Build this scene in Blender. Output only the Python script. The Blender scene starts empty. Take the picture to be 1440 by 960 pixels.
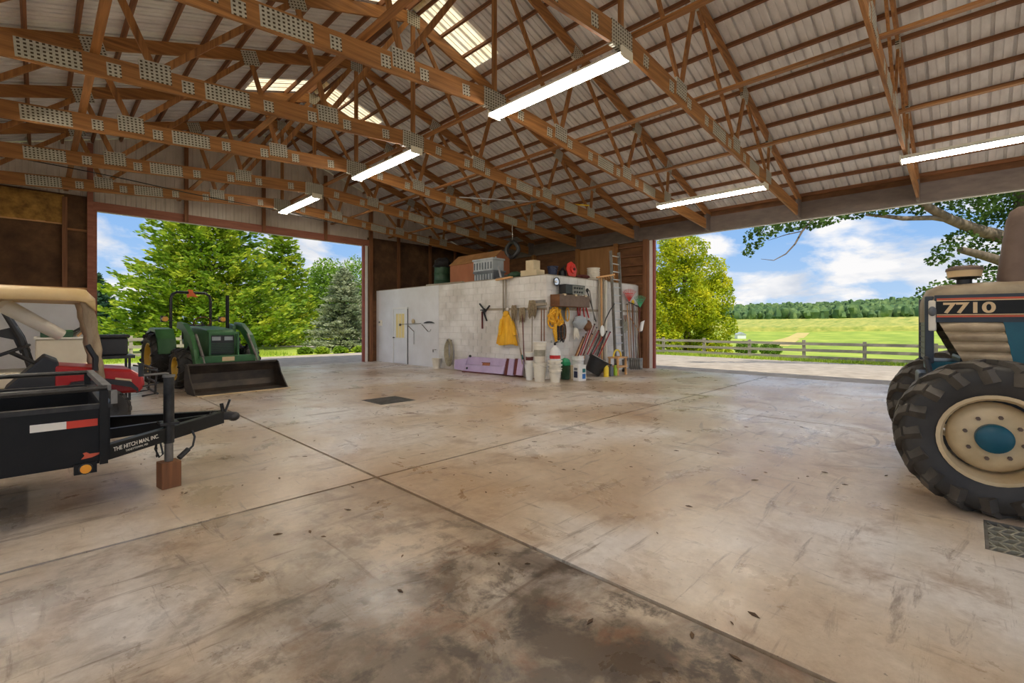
import bpy, bmesh, math, random
from mathutils import Vector, Matrix, Euler, noise as mnoise
random.seed(7)
scene = bpy.context.scene
COL = scene.collection
PI = math.pi

# ------------------------------------------------------------------ camera, sky, sun, exposure
F_PX, HZ, EYE = 655.0, 456.0, 1.48
AZ = PI / 2 - math.atan(667.0 / 655.0)
FW = Vector((math.cos(AZ), math.sin(AZ), 0)); RT = Vector((math.sin(AZ), -math.cos(AZ), 0)); UP = Vector((0, 0, 1))
CAM = Vector((0, 0, EYE))
cd = bpy.data.cameras.new('camera'); cam = bpy.data.objects.new('camera', cd); COL.objects.link(cam)
cd.sensor_width = 36.0; cd.lens = F_PX / 1440 * 36; cd.clip_end = 3000; cd.clip_start = 0.05
cd.shift_y = (HZ - 480.0) / 1440.0
cam.location = CAM; cam.rotation_euler = (PI / 2, 0, AZ - PI / 2)
scene.camera = cam

vs = scene.view_settings
vs.view_transform = 'Standard'; vs.look = 'None'; vs.gamma = 1.0; vs.use_curve_mapping = False
vs.exposure = 1.0

def nd(nt, t, **kw):
    n = nt.nodes.new(t)
    for k, v in kw.items():
        if k.startswith('i_'):
            n.inputs[k[2:].replace('_', ' ')].default_value = v
        else:
            setattr(n, k, v)
    return n

def sky():
    w = bpy.data.worlds.new('sky'); scene.world = w; w.use_nodes = True
    nt = w.node_tree; nt.nodes.clear(); L = nt.links.new
    out = nd(nt, 'ShaderNodeOutputWorld'); bg = nd(nt, 'ShaderNodeBackground')
    tc = nd(nt, 'ShaderNodeTexCoord'); sep = nd(nt, 'ShaderNodeSeparateXYZ'); L(tc.outputs['Generated'], sep.inputs[0])
    el = nd(nt, 'ShaderNodeMapRange'); el.inputs['From Min'].default_value = 0.0; el.inputs['From Max'].default_value = 0.45
    L(sep.outputs['Z'], el.inputs['Value'])
    grad = nd(nt, 'ShaderNodeValToRGB'); L(el.outputs[0], grad.inputs[0])
    e = grad.color_ramp.elements
    e[0].position = 0.0; e[0].color = (0.52, 0.70, 0.92, 1)
    e[1].position = 1.0; e[1].color = (0.16, 0.36, 0.80, 1)
    m = e.new(0.35); m.color = (0.30, 0.53, 0.90, 1)
    # clouds on a flat layer: direction / height
    dz = nd(nt, 'ShaderNodeMath', operation='ADD'); dz.inputs[1].default_value = 0.30; L(sep.outputs['Z'], dz.inputs[0])
    mx = nd(nt, 'ShaderNodeMath', operation='MAXIMUM'); mx.inputs[1].default_value = 0.03; L(dz.outputs[0], mx.inputs[0])
    dx = nd(nt, 'ShaderNodeMath', operation='DIVIDE'); L(sep.outputs['X'], dx.inputs[0]); L(mx.outputs[0], dx.inputs[1])
    dy = nd(nt, 'ShaderNodeMath', operation='DIVIDE'); L(sep.outputs['Y'], dy.inputs[0]); L(mx.outputs[0], dy.inputs[1])
    cb = nd(nt, 'ShaderNodeCombineXYZ'); L(dx.outputs[0], cb.inputs[0]); L(dy.outputs[0], cb.inputs[1])
    n1 = nd(nt, 'ShaderNodeTexNoise'); n1.inputs['Scale'].default_value = 2.1; n1.inputs['Detail'].default_value = 9; n1.inputs['Roughness'].default_value = 0.58
    n1.inputs['Distortion'].default_value = 0.25
    L(cb.outputs[0], n1.inputs['Vector'])
    cr = nd(nt, 'ShaderNodeValToRGB'); L(n1.outputs['Fac'], cr.inputs[0])
    cr.color_ramp.elements[0].position = 0.45; cr.color_ramp.elements[0].color = (0, 0, 0, 1)
    cr.color_ramp.elements[1].position = 0.56; cr.color_ramp.elements[1].color = (1, 1, 1, 1)
    n2 = nd(nt, 'ShaderNodeTexNoise'); n2.inputs['Scale'].default_value = 4.2; n2.inputs['Detail'].default_value = 5
    L(cb.outputs[0], n2.inputs['Vector'])
    cc = nd(nt, 'ShaderNodeValToRGB'); L(n2.outputs['Fac'], cc.inputs[0])
    cc.color_ramp.elements[0].position = 0.35; cc.color_ramp.elements[0].color = (0.66, 0.71, 0.80, 1)
    cc.color_ramp.elements[1].position = 0.60; cc.color_ramp.elements[1].color = (0.98, 0.97, 0.97, 1)
    mix = nd(nt, 'ShaderNodeMix', data_type='RGBA'); L(cr.outputs['Color'], mix.inputs['Factor'])
    L(grad.outputs['Color'], mix.inputs['A']); L(cc.outputs['Color'], mix.inputs['B'])
    L(mix.outputs['Result'], bg.inputs['Color']); bg.inputs['Strength'].default_value = 0.50
    L(bg.outputs[0], out.inputs[0])
sky()

sd = bpy.data.lights.new('sun', 'SUN'); sun = bpy.data.objects.new('sun', sd); COL.objects.link(sun)
sd.energy = 2.1; sd.angle = math.radians(0.6); sd.color = (1.0, 0.95, 0.86)
sun.rotation_euler = Vector((-0.22, -0.55, 1.0)).normalized().to_track_quat('Z', 'Y').to_euler()
sun.location = (0, 0, 30)

# ------------------------------------------------------------------ pixel -> place (a pixel gives a direction, a plane gives the distance)
def ray(x, y): return FW + RT * ((x - 720) / F_PX) + UP * ((HZ - y) / F_PX)
def onz(x, y, z=0.0): r = ray(x, y); return CAM + r * ((z - EYE) / r.z)
def onX(x, y, X): r = ray(x, y); return CAM + r * (X / r.x)
def onY(x, y, Y): r = ray(x, y); return CAM + r * (Y / r.y)

# ------------------------------------------------------------------ mesh builder
class MB:
    def __init__(s): s.v = []; s.f = []; s.m = None
    def add(s, vs, fs):
        o = len(s.v)
        if s.m is not None: vs = [s.m @ Vector(p) for p in vs]
        s.v.extend([tuple(p) for p in vs]); s.f.extend([tuple(i + o for i in f) for f in fs]); return s
    def box(s, c, d, R=None):
        c = Vector(c); hx, hy, hz = d[0] / 2, d[1] / 2, d[2] / 2
        P = [Vector((x, y, z)) for z in (-hz, hz) for y in (-hy, hy) for x in (-hx, hx)]
        if R is not None: P = [R @ p for p in P]
        return s.add([c + p for p in P], [(0, 2, 3, 1), (4, 5, 7, 6), (0, 1, 5, 4), (2, 6, 7, 3), (0, 4, 6, 2), (1, 3, 7, 5)])
    def box2(s, a, b): return s.box([(a[i] + b[i]) / 2 for i in range(3)], [abs(a[i] - b[i]) for i in range(3)])
    def bar(s, p, q, w, h, up=(0, 0, 1)):
        p, q = Vector(p), Vector(q); d = (q - p); l = d.length; d.normalize(); u = Vector(up)
        sx = d.cross(u)
        if sx.length < 1e-5: sx = d.cross(Vector((1, 0, 0)))
        sx.normalize(); sy = sx.cross(d).normalized()
        P = []
        for t in (p, q):
            for a, b in ((-1, -1), (1, -1), (1, 1), (-1, 1)): P.append(t + sx * (a * w / 2) + sy * (b * h / 2))
        return s.add(P, [(3, 2, 1, 0), (4, 5, 6, 7), (0, 1, 5, 4), (1, 2, 6, 5), (2, 3, 7, 6), (3, 0, 4, 7)])
    def frame(s, d):
        d = Vector(d).normalized(); a = Vector((0, 0, 1)) if abs(d.z) < 0.9 else Vector((1, 0, 0))
        x = d.cross(a).normalized(); return x, d.cross(x).normalized()
    def cyl(s, p, q, r0, r1=None, n=12, caps=True):
        r1 = r0 if r1 is None else r1; p, q = Vector(p), Vector(q); x, y = s.frame(q - p); P = []
        for t, r in ((p, r0), (q, r1)):
            for i in range(n):
                a = 2 * PI * i / n; P.append(t + (x * math.cos(a) + y * math.sin(a)) * r)
        fs = [(i, (i + 1) % n, n + (i + 1) % n, n + i) for i in range(n)]
        if caps: fs += [tuple(range(n))[::-1], tuple(range(n, 2 * n))]
        return s.add(P, fs)
    def tube(s, pts, r, n=8, closed=False):
        pts = [Vector(p) for p in pts]; k = len(pts); rs = r if isinstance(r, (list, tuple)) else [r] * k
        x = None; P = []
        for i in range(k):
            a = pts[i - 1] if (i > 0 or closed) else pts[i]; b = pts[(i + 1) % k] if (i < k - 1 or closed) else pts[i]
            d = b - a
            if d.length < 1e-7: d = Vector((0, 0, 1))
            d.normalize()
            if x is None: x, y = s.frame(d)
            else:
                x = x - d * x.dot(d)
                if x.length < 1e-5: x, y = s.frame(d)
                x.normalize(); y = d.cross(x)
            for j in range(n):
                t = 2 * PI * j / n; P.append(pts[i] + (x * math.cos(t) + y * math.sin(t)) * rs[i])
        fs = []
        for i in range(k if closed else k - 1):
            i2 = (i + 1) % k
            for j in range(n): fs.append((i * n + j, i * n + (j + 1) % n, i2 * n + (j + 1) % n, i2 * n + j))
        if not closed: fs += [tuple(range(n))[::-1], tuple(range((k - 1) * n, k * n))]
        return s.add(P, fs)
    def lathe(s, prof, n=24, c=(0, 0, 0), axis=(0, 0, 1), capped=True):
        c = Vector(c); ax = Vector(axis).normalized(); x, y = s.frame(ax); k = len(prof); P = []
        for r, z in prof:
            for j in range(n):
                t = 2 * PI * j / n; P.append(c + ax * z + (x * math.cos(t) + y * math.sin(t)) * max(r, 1e-4))
        fs = [(i * n + j, i * n + (j + 1) % n, (i + 1) * n + (j + 1) % n, (i + 1) * n + j) for i in range(k - 1) for j in range(n)]
        if capped: fs += [tuple(range(n))[::-1], tuple(range((k - 1) * n, k * n))]
        return s.add(P, fs)
    def ring(s, prof, n=24, c=(0, 0, 0), axis=(0, 0, 1)):          # closed profile
        return s.lathe(list(prof) + [prof[0]], n, c, axis, capped=False)
    def prism(s, poly, h, o=(0, 0, 0), u=(1, 0, 0), v=(0, 1, 0)):   # polygon in plane (u,v), extruded both ways along the normal
        o, u, v = Vector(o), Vector(u).normalized(), Vector(v).normalized(); w = u.cross(v).normalized(); n = len(poly)
        P = [o + u * a + v * b - w * (h / 2) for a, b in poly] + [o + u * a + v * b + w * (h / 2) for a, b in poly]
        return s.add(P, [tuple(range(n))[::-1], tuple(range(n, 2 * n))] + [(i, (i + 1) % n, n + (i + 1) % n, n + i) for i in range(n)])
    def prism_pts(s, pts, off):                                      # world polygon, thickness vector
        off = Vector(off); n = len(pts); P = [Vector(p) for p in pts] + [Vector(p) + off for p in pts]
        return s.add(P, [tuple(range(n))[::-1], tuple(range(n, 2 * n))] + [(i, (i + 1) % n, n + (i + 1) % n, n + i) for i in range(n)])
    def grid(s, fn, nu, nv):
        P = [fn(i / nu, j / nv) for j in range(nv + 1) for i in range(nu + 1)]
        return s.add(P, [(j * (nu + 1) + i, j * (nu + 1) + i + 1, (j + 1) * (nu + 1) + i + 1, (j + 1) * (nu + 1) + i) for j in range(nv) for i in range(nu)])
    def ball(s, c, r, n=10, m=6, jit=0.0):
        c = Vector(c); r = Vector(r) if hasattr(r, '__len__') else Vector((r, r, r)); P = []; fs = []
        for i in range(1, m):
            a = PI * i / m
            for j in range(n):
                t = 2 * PI * j / n; k = 1 + jit * random.uniform(-1, 1)
                P.append(c + Vector((r.x * math.sin(a) * math.cos(t), r.y * math.sin(a) * math.sin(t), r.z * math.cos(a))) * k)
        top = len(P); P.append(c + Vector((0, 0, r.z))); P.append(c - Vector((0, 0, r.z)))
        for i in range(m - 2):
            for j in range(n): fs.append((i * n + j, (i + 1) * n + j, (i + 1) * n + (j + 1) % n, i * n + (j + 1) % n))
        for j in range(n): fs.append((top, j, (j + 1) % n)); fs.append((top + 1, (m - 2) * n + (j + 1) % n, (m - 2) * n + j))
        return s.add(P, fs)
    def mesh(s, name, smooth=False, inv=None, fix=True):
        me = bpy.data.meshes.new(name)
        v = s.v if inv is None else [tuple(inv @ Vector(p)) for p in s.v]
        me.from_pydata(v, [], s.f)
        if fix and len(s.f) < 30000:
            bm = bmesh.new(); bm.from_mesh(me); bmesh.ops.recalc_face_normals(bm, faces=bm.faces); bm.to_mesh(me); bm.free()
        if smooth:
            me.polygons.foreach_set('use_smooth', [True] * len(me.polygons)); me.set_sharp_from_angle(angle=0.75)
        me.update(); return me
    def build(s, name, mat, parent=None, smooth=False, bevel=0.0, world=False, kind=None):
        inv = ROOTM[parent.name].inverted() if (world and parent is not None and parent.name in ROOTM) else None
        o = bpy.data.objects.new(name, s.mesh(name, smooth, inv)); COL.objects.link(o); o.data.materials.append(MAT[mat] if isinstance(mat, str) else mat)
        if parent is not None: o.parent = parent
        if bevel:
            b = o.modifiers.new('bevel', 'BEVEL'); b.width = bevel; b.segments = 2; b.limit_method = 'ANGLE'
        if kind: o['kind'] = kind
        return o

ROOTM = {}
def thing(name, label, cat, loc=(0, 0, 0), rz=0.0, group=None):
    o = bpy.data.objects.new(name, None); COL.objects.link(o); o.empty_display_size = 0.1
    o.location = loc; o.rotation_euler = (0, 0, rz); o['label'] = label; o['category'] = cat
    if group: o['group'] = group
    ROOTM[o.name] = Matrix.Translation(Vector(loc)) @ Matrix.Rotation(rz, 4, 'Z')
    return o
def one(name, mb, mat, label, cat, group=None, smooth=False, bevel=0.0, kind=None):
    xs = [p[0] for p in mb.v]; ys = [p[1] for p in mb.v]; z0 = min(p[2] for p in mb.v)
    c = Vector(((min(xs) + max(xs)) / 2, (min(ys) + max(ys)) / 2, z0))
    mb.v = [(p[0] - c.x, p[1] - c.y, p[2] - c.z) for p in mb.v]
    o = mb.build(name, mat, None, smooth, bevel); o.location = c; o['label'] = label; o['category'] = cat
    ROOTM[o.name] = Matrix.Translation(c)
    if group: o['group'] = group
    if kind: o['kind'] = kind
    return o
def struct(name, mb, mat, label=None, cat=None, smooth=False):
    o = mb.build(name, mat, None, smooth); o['kind'] = 'structure'; ROOTM[o.name] = Matrix()
    if label: o['label'] = label
    if cat: o['category'] = cat
    return o
def piece(name, me, parent, loc=(0, 0, 0), mat=None, rot=(0, 0, 0)):
    o = bpy.data.objects.new(name, me); COL.objects.link(o); o.parent = parent; o.location = loc; o.rotation_euler = rot
    if mat and not me.materials: me.materials.append(MAT[mat])
    return o
def copy_tree(o, parent=None):
    c = o.copy(); COL.objects.link(c); c.parent = parent
    for ch in list(o.children): copy_tree(ch, c)
    return c
def text_part(txt, size, mat, M, parent, name='lettering', depth=0.002, world=True, font_scale_x=1.0, bold=0.0):
    cu = bpy.data.curves.new(name, 'FONT'); cu.body = txt; cu.size = size; cu.extrude = depth; cu.align_x = 'LEFT'; cu.align_y = 'BOTTOM_BASELINE'; cu.offset = bold
    t = bpy.data.objects.new(name + '_curve', cu); COL.objects.link(t)
    dg = bpy.context.evaluated_depsgraph_get(); dg.update()
    me = bpy.data.meshes.new_from_object(t.evaluated_get(dg)); bpy.data.objects.remove(t); bpy.data.curves.remove(cu)
    me.transform(M @ Matrix.Diagonal((font_scale_x, 1, 1, 1)))
    if world and parent is not None and parent.name in ROOTM: me.transform(ROOTM[parent.name].inverted())
    me.materials.clear(); me.materials.append(MAT[mat]); me.name = name
    o = bpy.data.objects.new(name, me); COL.objects.link(o); o.parent = parent; return o
def basis(o, u, v):                                                  # matrix with x=u, y=v, z=u x v at o
    u = Vector(u).normalized(); v = Vector(v).normalized(); w = u.cross(v).normalized(); v = w.cross(u)
    return Matrix(((u.x, v.x, w.x, o[0]), (u.y, v.y, w.y, o[1]), (u.z, v.z, w.z, o[2]), (0, 0, 0, 1)))

# ------------------------------------------------------------------ materials
MAT = {}
def lin(c): return tuple(((x / 255.0) / 12.92 if x / 255.0 <= 0.04045 else ((x / 255.0 + 0.055) / 1.055) ** 2.4) for x in c) + (1.0,)
def mat(name, c1, c2=None, rough=0.7, metal=0.0, scale=6.0, stretch=(1, 1, 1), lo=0.3, hi=0.7, detail=5, bump=0.0, spec=0.5, coord='Object', trans=0.0, emit=0.0, c3=None):
    m = bpy.data.materials.new(name); MAT[name] = m; m.use_nodes = True; nt = m.node_tree; L = nt.links.new
    b = nt.nodes['Principled BSDF']; out = nt.nodes['Material Output']
    b.inputs['Roughness'].default_value = rough; b.inputs['Metallic'].default_value = metal
    b.inputs['Specular IOR Level'].default_value = spec
    c1 = lin(c1) if max(c1) > 1.0 else tuple(c1) + (1,)
    c2 = c1 if c2 is None else (lin(c2) if max(c2) > 1.0 else tuple(c2) + (1,))
    tc = nd(nt, 'ShaderNodeTexCoord'); mp = nd(nt, 'ShaderNodeMapping'); mp.inputs['Scale'].default_value = stretch
    L(nd(nt, 'ShaderNodeNewGeometry').outputs['Position'] if coord == 'World' else tc.outputs[coord], mp.inputs[0])
    n = nd(nt, 'ShaderNodeTexNoise'); n.inputs['Scale'].default_value = scale; n.inputs['Detail'].default_value = detail; n.inputs['Roughness'].default_value = 0.6
    L(mp.outputs[0], n.inputs['Vector'])
    r = nd(nt, 'ShaderNodeValToRGB'); L(n.outputs['Fac'], r.inputs[0])
    r.color_ramp.elements[0].position = lo; r.color_ramp.elements[0].color = c1
    r.color_ramp.elements[1].position = hi; r.color_ramp.elements[1].color = c2
    if c3 is not None:
        e = r.color_ramp.elements.new((lo + hi) / 2); e.color = lin(c3)
    L(r.outputs['Color'], b.inputs['Base Color'])
    if bump:
        bp = nd(nt, 'ShaderNodeBump'); bp.inputs['Strength'].default_value = bump; bp.inputs['Distance'].default_value = 0.02
        L(n.outputs['Fac'], bp.inputs['Height']); L(bp.outputs[0], b.inputs['Normal'])
    if trans:
        t = nd(nt, 'ShaderNodeBsdfTranslucent'); mx = nd(nt, 'ShaderNodeMixShader'); mx.inputs[0].default_value = trans
        L(r.outputs['Color'], t.inputs['Color']); L(b.outputs[0], mx.inputs[1]); L(t.outputs[0], mx.inputs[2]); L(mx.outputs[0], out.inputs['Surface'])
    if emit:
        b.inputs['Emission Strength'].default_value = emit; L(r.outputs['Color'], b.inputs['Emission Color'])
    return m

for ax, st in (('x', (0.6, 14, 14)), ('y', (14, 0.6, 14)), ('z', (14, 14, 0.6))):
    mat('truss_wood_' + ax, (118, 75, 36), (182, 126, 68), 0.62, scale=1.6, stretch=st, bump=0.08)
    mat('old_wood_' + ax, (106, 66, 40), (150, 100, 62), 0.7, scale=1.6, stretch=st, bump=0.08)
    mat('light_wood_' + ax, (196, 144, 92), (226, 180, 124), 0.65, scale=1.6, stretch=st)
    mat('grey_wood_' + ax, (128, 116, 100), (190, 178, 158), 0.85, scale=1.6, stretch=st, bump=0.1)
mat('red_beam', (138, 84, 66), (168, 108, 84), 0.7, scale=2, stretch=(1, 8, 8))
mat('steel_beam', (104, 92, 86), (128, 114, 106), 0.6, scale=2.5, stretch=(6, 1, 3))
mat('roof_metal', (214, 210, 206), (240, 237, 234), 0.42, metal=0.0, scale=1.3, stretch=(2, 5, 1))
mat('gable_metal', (206, 194, 180), (230, 220, 208), 0.5, metal=0.0, scale=1.5)
mat('insulation', (70, 48, 32), (122, 88, 58), 0.95, scale=2.2, lo=0.3, hi=0.75, detail=8, bump=0.5, c3=(94, 66, 43))
mat('insulation_gold', (104, 72, 32), (190, 144, 70), 0.95, scale=5, detail=8, bump=0.6)
mat('plywood', (150, 104, 60), (188, 138, 86), 0.7, scale=1.2, stretch=(3, 3, 0.4), detail=6)
mat('brown_board', (92, 58, 34), (136, 92, 56), 0.8, scale=2, stretch=(1, 1, 3), detail=6)
mat('white_paint', (222, 222, 222), (236, 236, 236), 0.55, scale=1.2)
mat('block_paint', (206, 200, 192), (236, 233, 229), 0.7, scale=1.1, lo=0.36, hi=0.62, detail=7, bump=0.0, coord='World')
mat('wall_paint', (214, 212, 210), (236, 236, 238), 0.6, scale=0.8, detail=6)
mat('mortar', (206, 202, 196), None, 0.9)
mat('trim_white', (232, 230, 226), None, 0.5)
mat('trim_red', (140, 66, 52), (156, 78, 62), 0.6)
mat('dark_gap', (46, 40, 36), None, 0.95)
mat('black_paint', (15, 15, 15), (27, 26, 25), 0.4, scale=3, spec=.3)
mat('black_plastic', (28, 28, 30), (44, 44, 46), 0.45, scale=3)
mat('black_metal', (44, 44, 44), (74, 72, 70), 0.4, metal=0.6, scale=8)
mat('steel', (150, 148, 144), (196, 194, 190), 0.35, metal=0.8, scale=6)
mat('dull_steel', (110, 106, 100), (150, 146, 138), 0.5, metal=0.6, scale=6)
mat('chrome', (220, 220, 220), None, 0.15, metal=1.0)
mat('aluminium', (196, 198, 200), (220, 222, 224), 0.4, metal=0.5, scale=5)
mat('galvanised', (150, 146, 130), (190, 184, 164), 0.5, metal=0.35, scale=12)
mat('rubber', (34, 32, 30), (66, 62, 57), 0.55, scale=2.5, detail=8, lo=0.25, hi=0.8, bump=0.05)
mat('rubber_dusty', (60, 56, 51), (98, 91, 81), 0.6, scale=4, detail=8, bump=0.05)
mat('cream_plastic', (226, 218, 200), (240, 234, 220), 0.5, scale=3)
mat('white_plastic', (230, 228, 222), (242, 241, 238), 0.45, scale=3)
mat('grey_plastic', (84, 89, 95), (116, 121, 127), 0.5, scale=3)
mat('silver_plastic', (160, 166, 170), (188, 194, 198), 0.45, scale=3)
mat('red_paint', (170, 28, 28), (196, 42, 38), 0.3, scale=2)
mat('bright_red', (206, 44, 34), (224, 66, 50), 0.45, scale=3)
mat('orange', (226, 96, 30), (240, 120, 44), 0.4, scale=4)
mat('amber', (236, 150, 34), (250, 176, 60), 0.3, scale=4)
mat('yellow_cloth', (224, 160, 24), (248, 196, 48), 0.6, scale=7, stretch=(1, 1, .3))
mat('yellow', (236, 200, 44), (246, 214, 70), 0.5)
mat('lime', (164, 206, 50), (186, 220, 70), 0.5)
mat('green_plastic', (30, 130, 86), (48, 156, 104), 0.5)
mat('dark_green', (36, 66, 44), (54, 88, 60), 0.5)
mat('teal', (20, 110, 110), None, 0.5)
mat('blue', (32, 96, 176), (44, 122, 196), 0.45)
mat('dark_blue', (30, 38, 66), (44, 52, 84), 0.5)
mat('lilac', (182, 160, 196), (202, 184, 214), 0.6, scale=3, detail=6)
mat('maroon', (92, 40, 38), (112, 54, 48), 0.75, scale=3)
mat('mop_yarn', (120, 104, 82), (172, 154, 124), 0.95, scale=20)
mat('rope_yellow', (216, 150, 26), (244, 190, 56), 0.8, scale=30)
mat('hose', (146, 136, 112), (186, 176, 150), 0.55, scale=8)
mat('cardboard', (206, 186, 150), (224, 206, 172), 0.85, scale=3)
mat('orange_ply', (160, 96, 62), (182, 116, 78), 0.7, scale=2, stretch=(1, 1, .5))
mat('tan_plastic', (196, 164, 112), (220, 190, 138), 0.4, scale=1.5)
mat('cream_paint', (214, 202, 178), (228, 218, 196), 0.4, scale=2)
mat('bare_bark', (126, 104, 78), (196, 176, 146), 0.75, scale=5, stretch=(1, 1, .3), detail=8, bump=0.4)
mat('loader_green', (44, 92, 50), (66, 116, 66), 0.35, scale=3)
mat('loader_yellow', (206, 164, 44), (226, 186, 66), 0.4, scale=3)
mat('bucket_steel', (40, 37, 34), (92, 79, 66), 0.5, metal=0.4, scale=2.5, stretch=(1, 1, 2), detail=8, lo=.3, hi=.8)
mat('blue_tractor_blue', (8, 78, 98), (16, 98, 116), 0.38, scale=3)
mat('blue_tractor_dark', (38, 48, 60), (56, 64, 74), 0.4, scale=3)
mat('blue_tractor_dusty', (120, 106, 86), (160, 144, 118), 0.6, scale=4, detail=8)
mat('blue_tractor_grille', (150, 130, 104), (198, 178, 146), 0.6, scale=5, stretch=(1, 1, 2), detail=7)
mat('rim_cream', (196, 172, 130), (222, 200, 160), 0.45, scale=4, detail=6)
mat('rust_brown', (96, 78, 68), (118, 98, 86), 0.7, scale=5, detail=7)
mat('decal_cream', (226, 196, 150), None, 0.5)
mat('decal_orange', (206, 92, 62), None, 0.5)
mat('decal_red', (206, 62, 40), None, 0.35)
mat('decal_white', (232, 226, 214), None, 0.4)
mat('brass_window', (226, 200, 120), (244, 226, 160), 0.4, scale=4, stretch=(1, 6, .2))
mat('tube_glow', (255, 246, 232), None, 0.4, emit=30.0)

def plate_material():
    m = mat('nail_plate', (176, 173, 158), (204, 200, 184), 0.5, metal=0.3, scale=10); nt = m.node_tree; L = nt.links.new
    b = nt.nodes['Principled BSDF']; tc = nd(nt, 'ShaderNodeTexCoord'); sp = nd(nt, 'ShaderNodeSeparateXYZ'); L(tc.outputs['Object'], sp.inputs[0])
    def stripe(sock, per, width, off=0.0):
        a = nd(nt, 'ShaderNodeMath', operation='DIVIDE'); a.inputs[1].default_value = per; L(sock, a.inputs[0])
        fr = nd(nt, 'ShaderNodeMath', operation='FRACT'); L(a.outputs[0], fr.inputs[0])
        c = nd(nt, 'ShaderNodeMath', operation='LESS_THAN'); c.inputs[1].default_value = width; L(fr.outputs[0], c.inputs[0]); return c.outputs[0]
    mu = nd(nt, 'ShaderNodeMath', operation='MULTIPLY'); L(stripe(sp.outputs['X'], 0.055, 0.5), mu.inputs[0]); L(stripe(sp.outputs['Z'], 0.046, 0.5), mu.inputs[1])
    mx = nd(nt, 'ShaderNodeMix', data_type='RGBA'); L(mu.outputs[0], mx.inputs['Factor'])
    src = b.inputs['Base Color'].links[0].from_socket; L(src, mx.inputs['A']); mx.inputs['B'].default_value = lin((72, 56, 34)); L(mx.outputs['Result'], b.inputs['Base Color'])
plate_material()

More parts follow.
